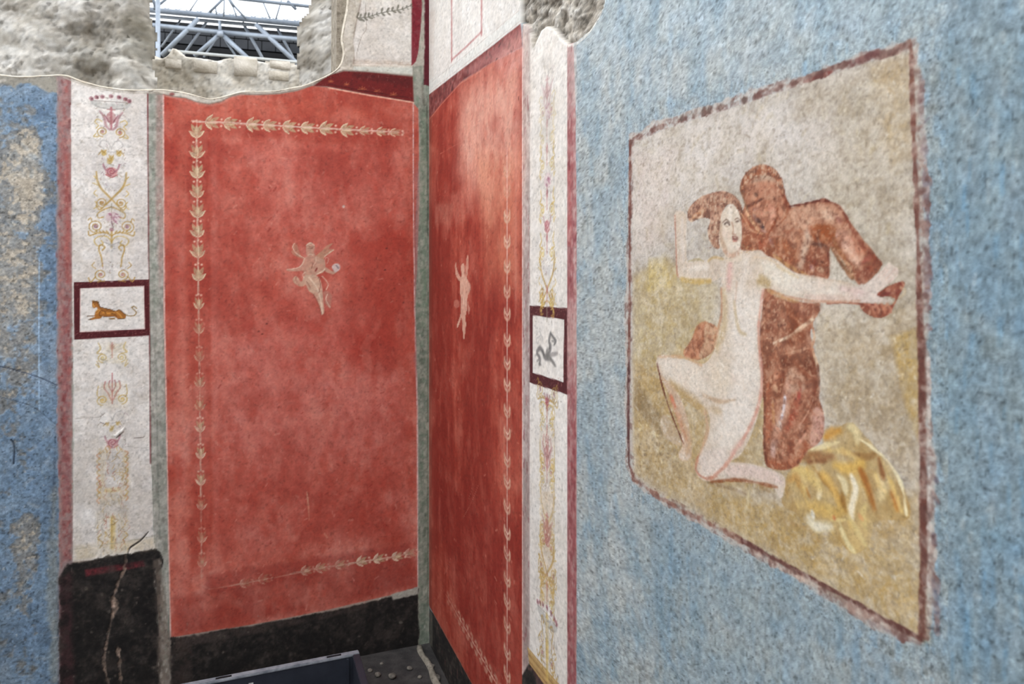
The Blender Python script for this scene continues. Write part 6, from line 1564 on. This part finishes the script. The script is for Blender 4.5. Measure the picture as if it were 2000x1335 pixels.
# ================================================================== crate on the floor against the far wall
def make_crate():
    pl = LEFT
    H = 0.15
    dist = 0.255                                   # gap between crate and wall
    # far right corner of the rim, in the photograph near (694, 1272)
    back = Plane(LEFT.o + NORM_L * dist, DIR_L, NORM_L, True)
    s_r = back.from_photo(700, 1272)[0]
    Lx, Wy = 0.60, 0.40
    o = back.world(np.array(s_r), np.array(0.0), 0.0)
    root = empty('plastic_crate', (float(o[0]), float(o[1]), 0.012))
    ang = math.atan2(DIR_L[1], DIR_L[0]); root.rotation_euler = (0, 0, ang)
    tag(root, 'dark navy plastic crate with lit grey rim on the floor below the red panel', 'crate')
    m_navy = two_tone('navy_plastic', (30, 33, 42), (40, 43, 52), 12.0, bump=0.1, rough=0.55, spec=0.4)
    m_rim_lit = two_tone('scuffed_lit_plastic_rim', (96, 100, 108), (140, 143, 148), 30.0, bump=0.2, rough=0.6)  # rim plastic lightened for the sky light falling on its top
    m_slot = two_tone('slot_dark', (14, 14, 16), (22, 22, 26), 10.0, bump=0)
    m_mark = two_tone('white_label_paper', (170, 170, 168), (200, 200, 198), 40.0, bump=0)
    yd = 1.0     # local +x is away from the corner along the wall; local y: into the room
    ny = Vector((DIR_R[0], DIR_R[1])); lx = Vector((DIR_L[0], DIR_L[1]))
    sgn = 1.0 if (lx.x * ny.y - lx.y * ny.x) > 0 else -1.0
    def box(bm, x0, x1, y0, y1, z0, z1, taper=0.0):
        v = []
        for z, tp in ((z0, taper), (z1, 0.0)):
            for x, y in ((x0 + tp, y0 + tp), (x1 - tp, y0 + tp), (x1 - tp, y1 - tp), (x0 + tp, y1 - tp)):
                v.append(bm.verts.new((x, sgn * y, z)))
        for f in ((0, 1, 2, 3), (7, 6, 5, 4), (0, 4, 5, 1), (1, 5, 6, 2), (2, 6, 7, 3), (3, 7, 4, 0)): bm.faces.new([v[k] for k in f])
    def add(name, mat, *boxes, bev=0.0):
        bm = bmesh.new()
        for b_ in boxes: box(bm, *b_)
        if bev: bmesh.ops.bevel(bm, geom=bm.edges[:] , offset=bev, segments=2, affect='EDGES')
        return bm_obj(name, bm, mat, root)
    w = 0.006
    add('floor_panel', m_navy, (0.02, Lx - .02, .02, Wy - .02, 0.0, 0.006))
    add('side_panel', m_navy, (0.012, Lx - .012, 0.012, 0.012 + w, 0.006, H - .004))
    add('side_panel', m_navy, (0.012, Lx - .012, Wy - .012 - w, Wy - .012, 0.006, H - .004))
    add('end_panel', m_navy, (0.012, 0.012 + w, 0.018, Wy - .018, 0.006, H - .004))
    add('end_panel', m_navy, (Lx - .012 - w, Lx - .012, 0.018, Wy - .018, 0.006, H - .004))
    r1 = add('rim', m_rim_lit, (0.0, Lx, 0.0, 0.020, H - .008, H), bev=0.002)
    add('rim', m_rim_lit, (0.0, Lx, Wy - .020, Wy, H - .008, H), bev=0.002)
    add('rim', m_navy, (0.0, 0.020, .021, Wy - .021, H - .008, H), bev=0.002)
    add('rim', m_navy, (Lx - .020, Lx, .021, Wy - .021, H - .008, H), bev=0.002)
    for x in (0.05, 0.34):
        bm = bmesh.new(); box(bm, x + .0, x + .04, .006, .014, H - .0005, H + .0008); bm_obj('slot', bm, m_slot, r1)  # thin black plate stands in for the dark of the slot opening
    add('corner_rib', m_navy, (0.030, 0.036, 0.018, 0.026, 0.006, H - .01))
    add('label_sticker', m_mark, (0.285, 0.297, 0.0182, 0.0190, H - .05, H - .025))
make_crate()

# curb of mortar left along the foot of the near wall
def make_curb():
    bm = bmesh.new(); rings = []
    for i in range(40):
        s = 0.02 + i * 0.022
        w = 0.010 + 0.005 * mnoise.noise(Vector((s * 18, 0, 3))); off = 0.035 + 0.012 * mnoise.noise(Vector((s * 9, 5, 0)))
        rings.append([bm.verts.new(RIGHT.world(np.array(s), np.array(z), h)) for h, z in ((off - w, -.004), (off - w * .5, .012 + .004 * mnoise.noise(Vector((s * 30, 1, 1)))), (off + w * .5, .012), (off + w, -.004))])
    for a_, b_ in zip(rings[:-1], rings[1:]):
        for k in range(3): bm.faces.new((a_[k], a_[k + 1], b_[k + 1], b_[k]))
    bm.faces.new(rings[0]); bm.faces.new(rings[-1][::-1])
    o = bm_obj('trim_1', bm, two_tone('grey_mortar_curb', (110, 104, 92), (150, 143, 130), 50.0, bump=.6), None, True)
    tag(o, kind='structure')
make_curb()
# lumps of fallen mortar on the floor in the corner
LUMPS = ('mortar lump on the floor nearest the crate', 'mortar lump on the floor, second from the crate', 'larger mortar lump midway between the crate and the mortar curb',
         'mortar lump just left of the mortar curb, set back towards the corner', 'mortar lump beside the curb at the foot of the right wall', 'largest mortar lump, at the bottom edge beside the right wall',
         'smallest mortar lump, far back near the black dado', 'small mortar lump at the bottom edge left of the curb')
M_LUMP = two_tone('fallen_mortar', (88, 84, 78), (134, 128, 118), 60.0, bump=.8)
for i, (x, y, r) in enumerate(((722, 1310, .008), (738, 1318, .010), (766, 1321, .012), (800, 1306, .009), (842, 1302, .012), (852, 1326, .014), (746, 1296, .006), (820, 1322, .007))):
    Y = EYE * FPX / (y - HZ)
    bm = bmesh.new(); bmesh.ops.create_icosphere(bm, subdivisions=2, radius=r)
    for v in bm.verts:
        v.co *= 1 + .35 * mnoise.noise(v.co * 90 + Vector((i * 7, 0, 0))); v.co.z *= .6
    o = bm_obj('mortar_lump', bm, M_LUMP, None, True)
    o.location = ((x - CXP) / FPX * Y, Y, r * .3)
    tag(o, LUMPS[i], 'rubble', 'mortar lumps on the floor')
build_parts()
for i, (sa, sb, za, zb) in enumerate(STONES):
    bm = bmesh.new(); bmesh.ops.create_cube(bm, size=1.0)
    bmesh.ops.bevel(bm, geom=bm.edges[:], offset=.16, segments=2, affect='EDGES')
    root = t_low.root; inv = root.matrix_basis.inverted()
    for v in bm.verts:
        s = (sa + sb) / 2 + v.co.x * (sb - sa) * (1 + .06 * mnoise.noise(v.co * 3 + Vector((i, 0, 0))))
        z = (za + zb) / 2 + v.co.z * (zb - za) * (1 + .08 * mnoise.noise(v.co * 3 + Vector((0, i, 0))))
        h = 0.095 + v.co.y * 0.13 + .012 * mnoise.noise(v.co * 4 + Vector((i, i, 0)))
        w = plb.world(np.array(s), np.array(z), h)
        v.co = inv @ Vector((float(w[0]), float(w[1]), float(w[2])))
    bm_obj('stone', bm, M_BLOCK, root, True)
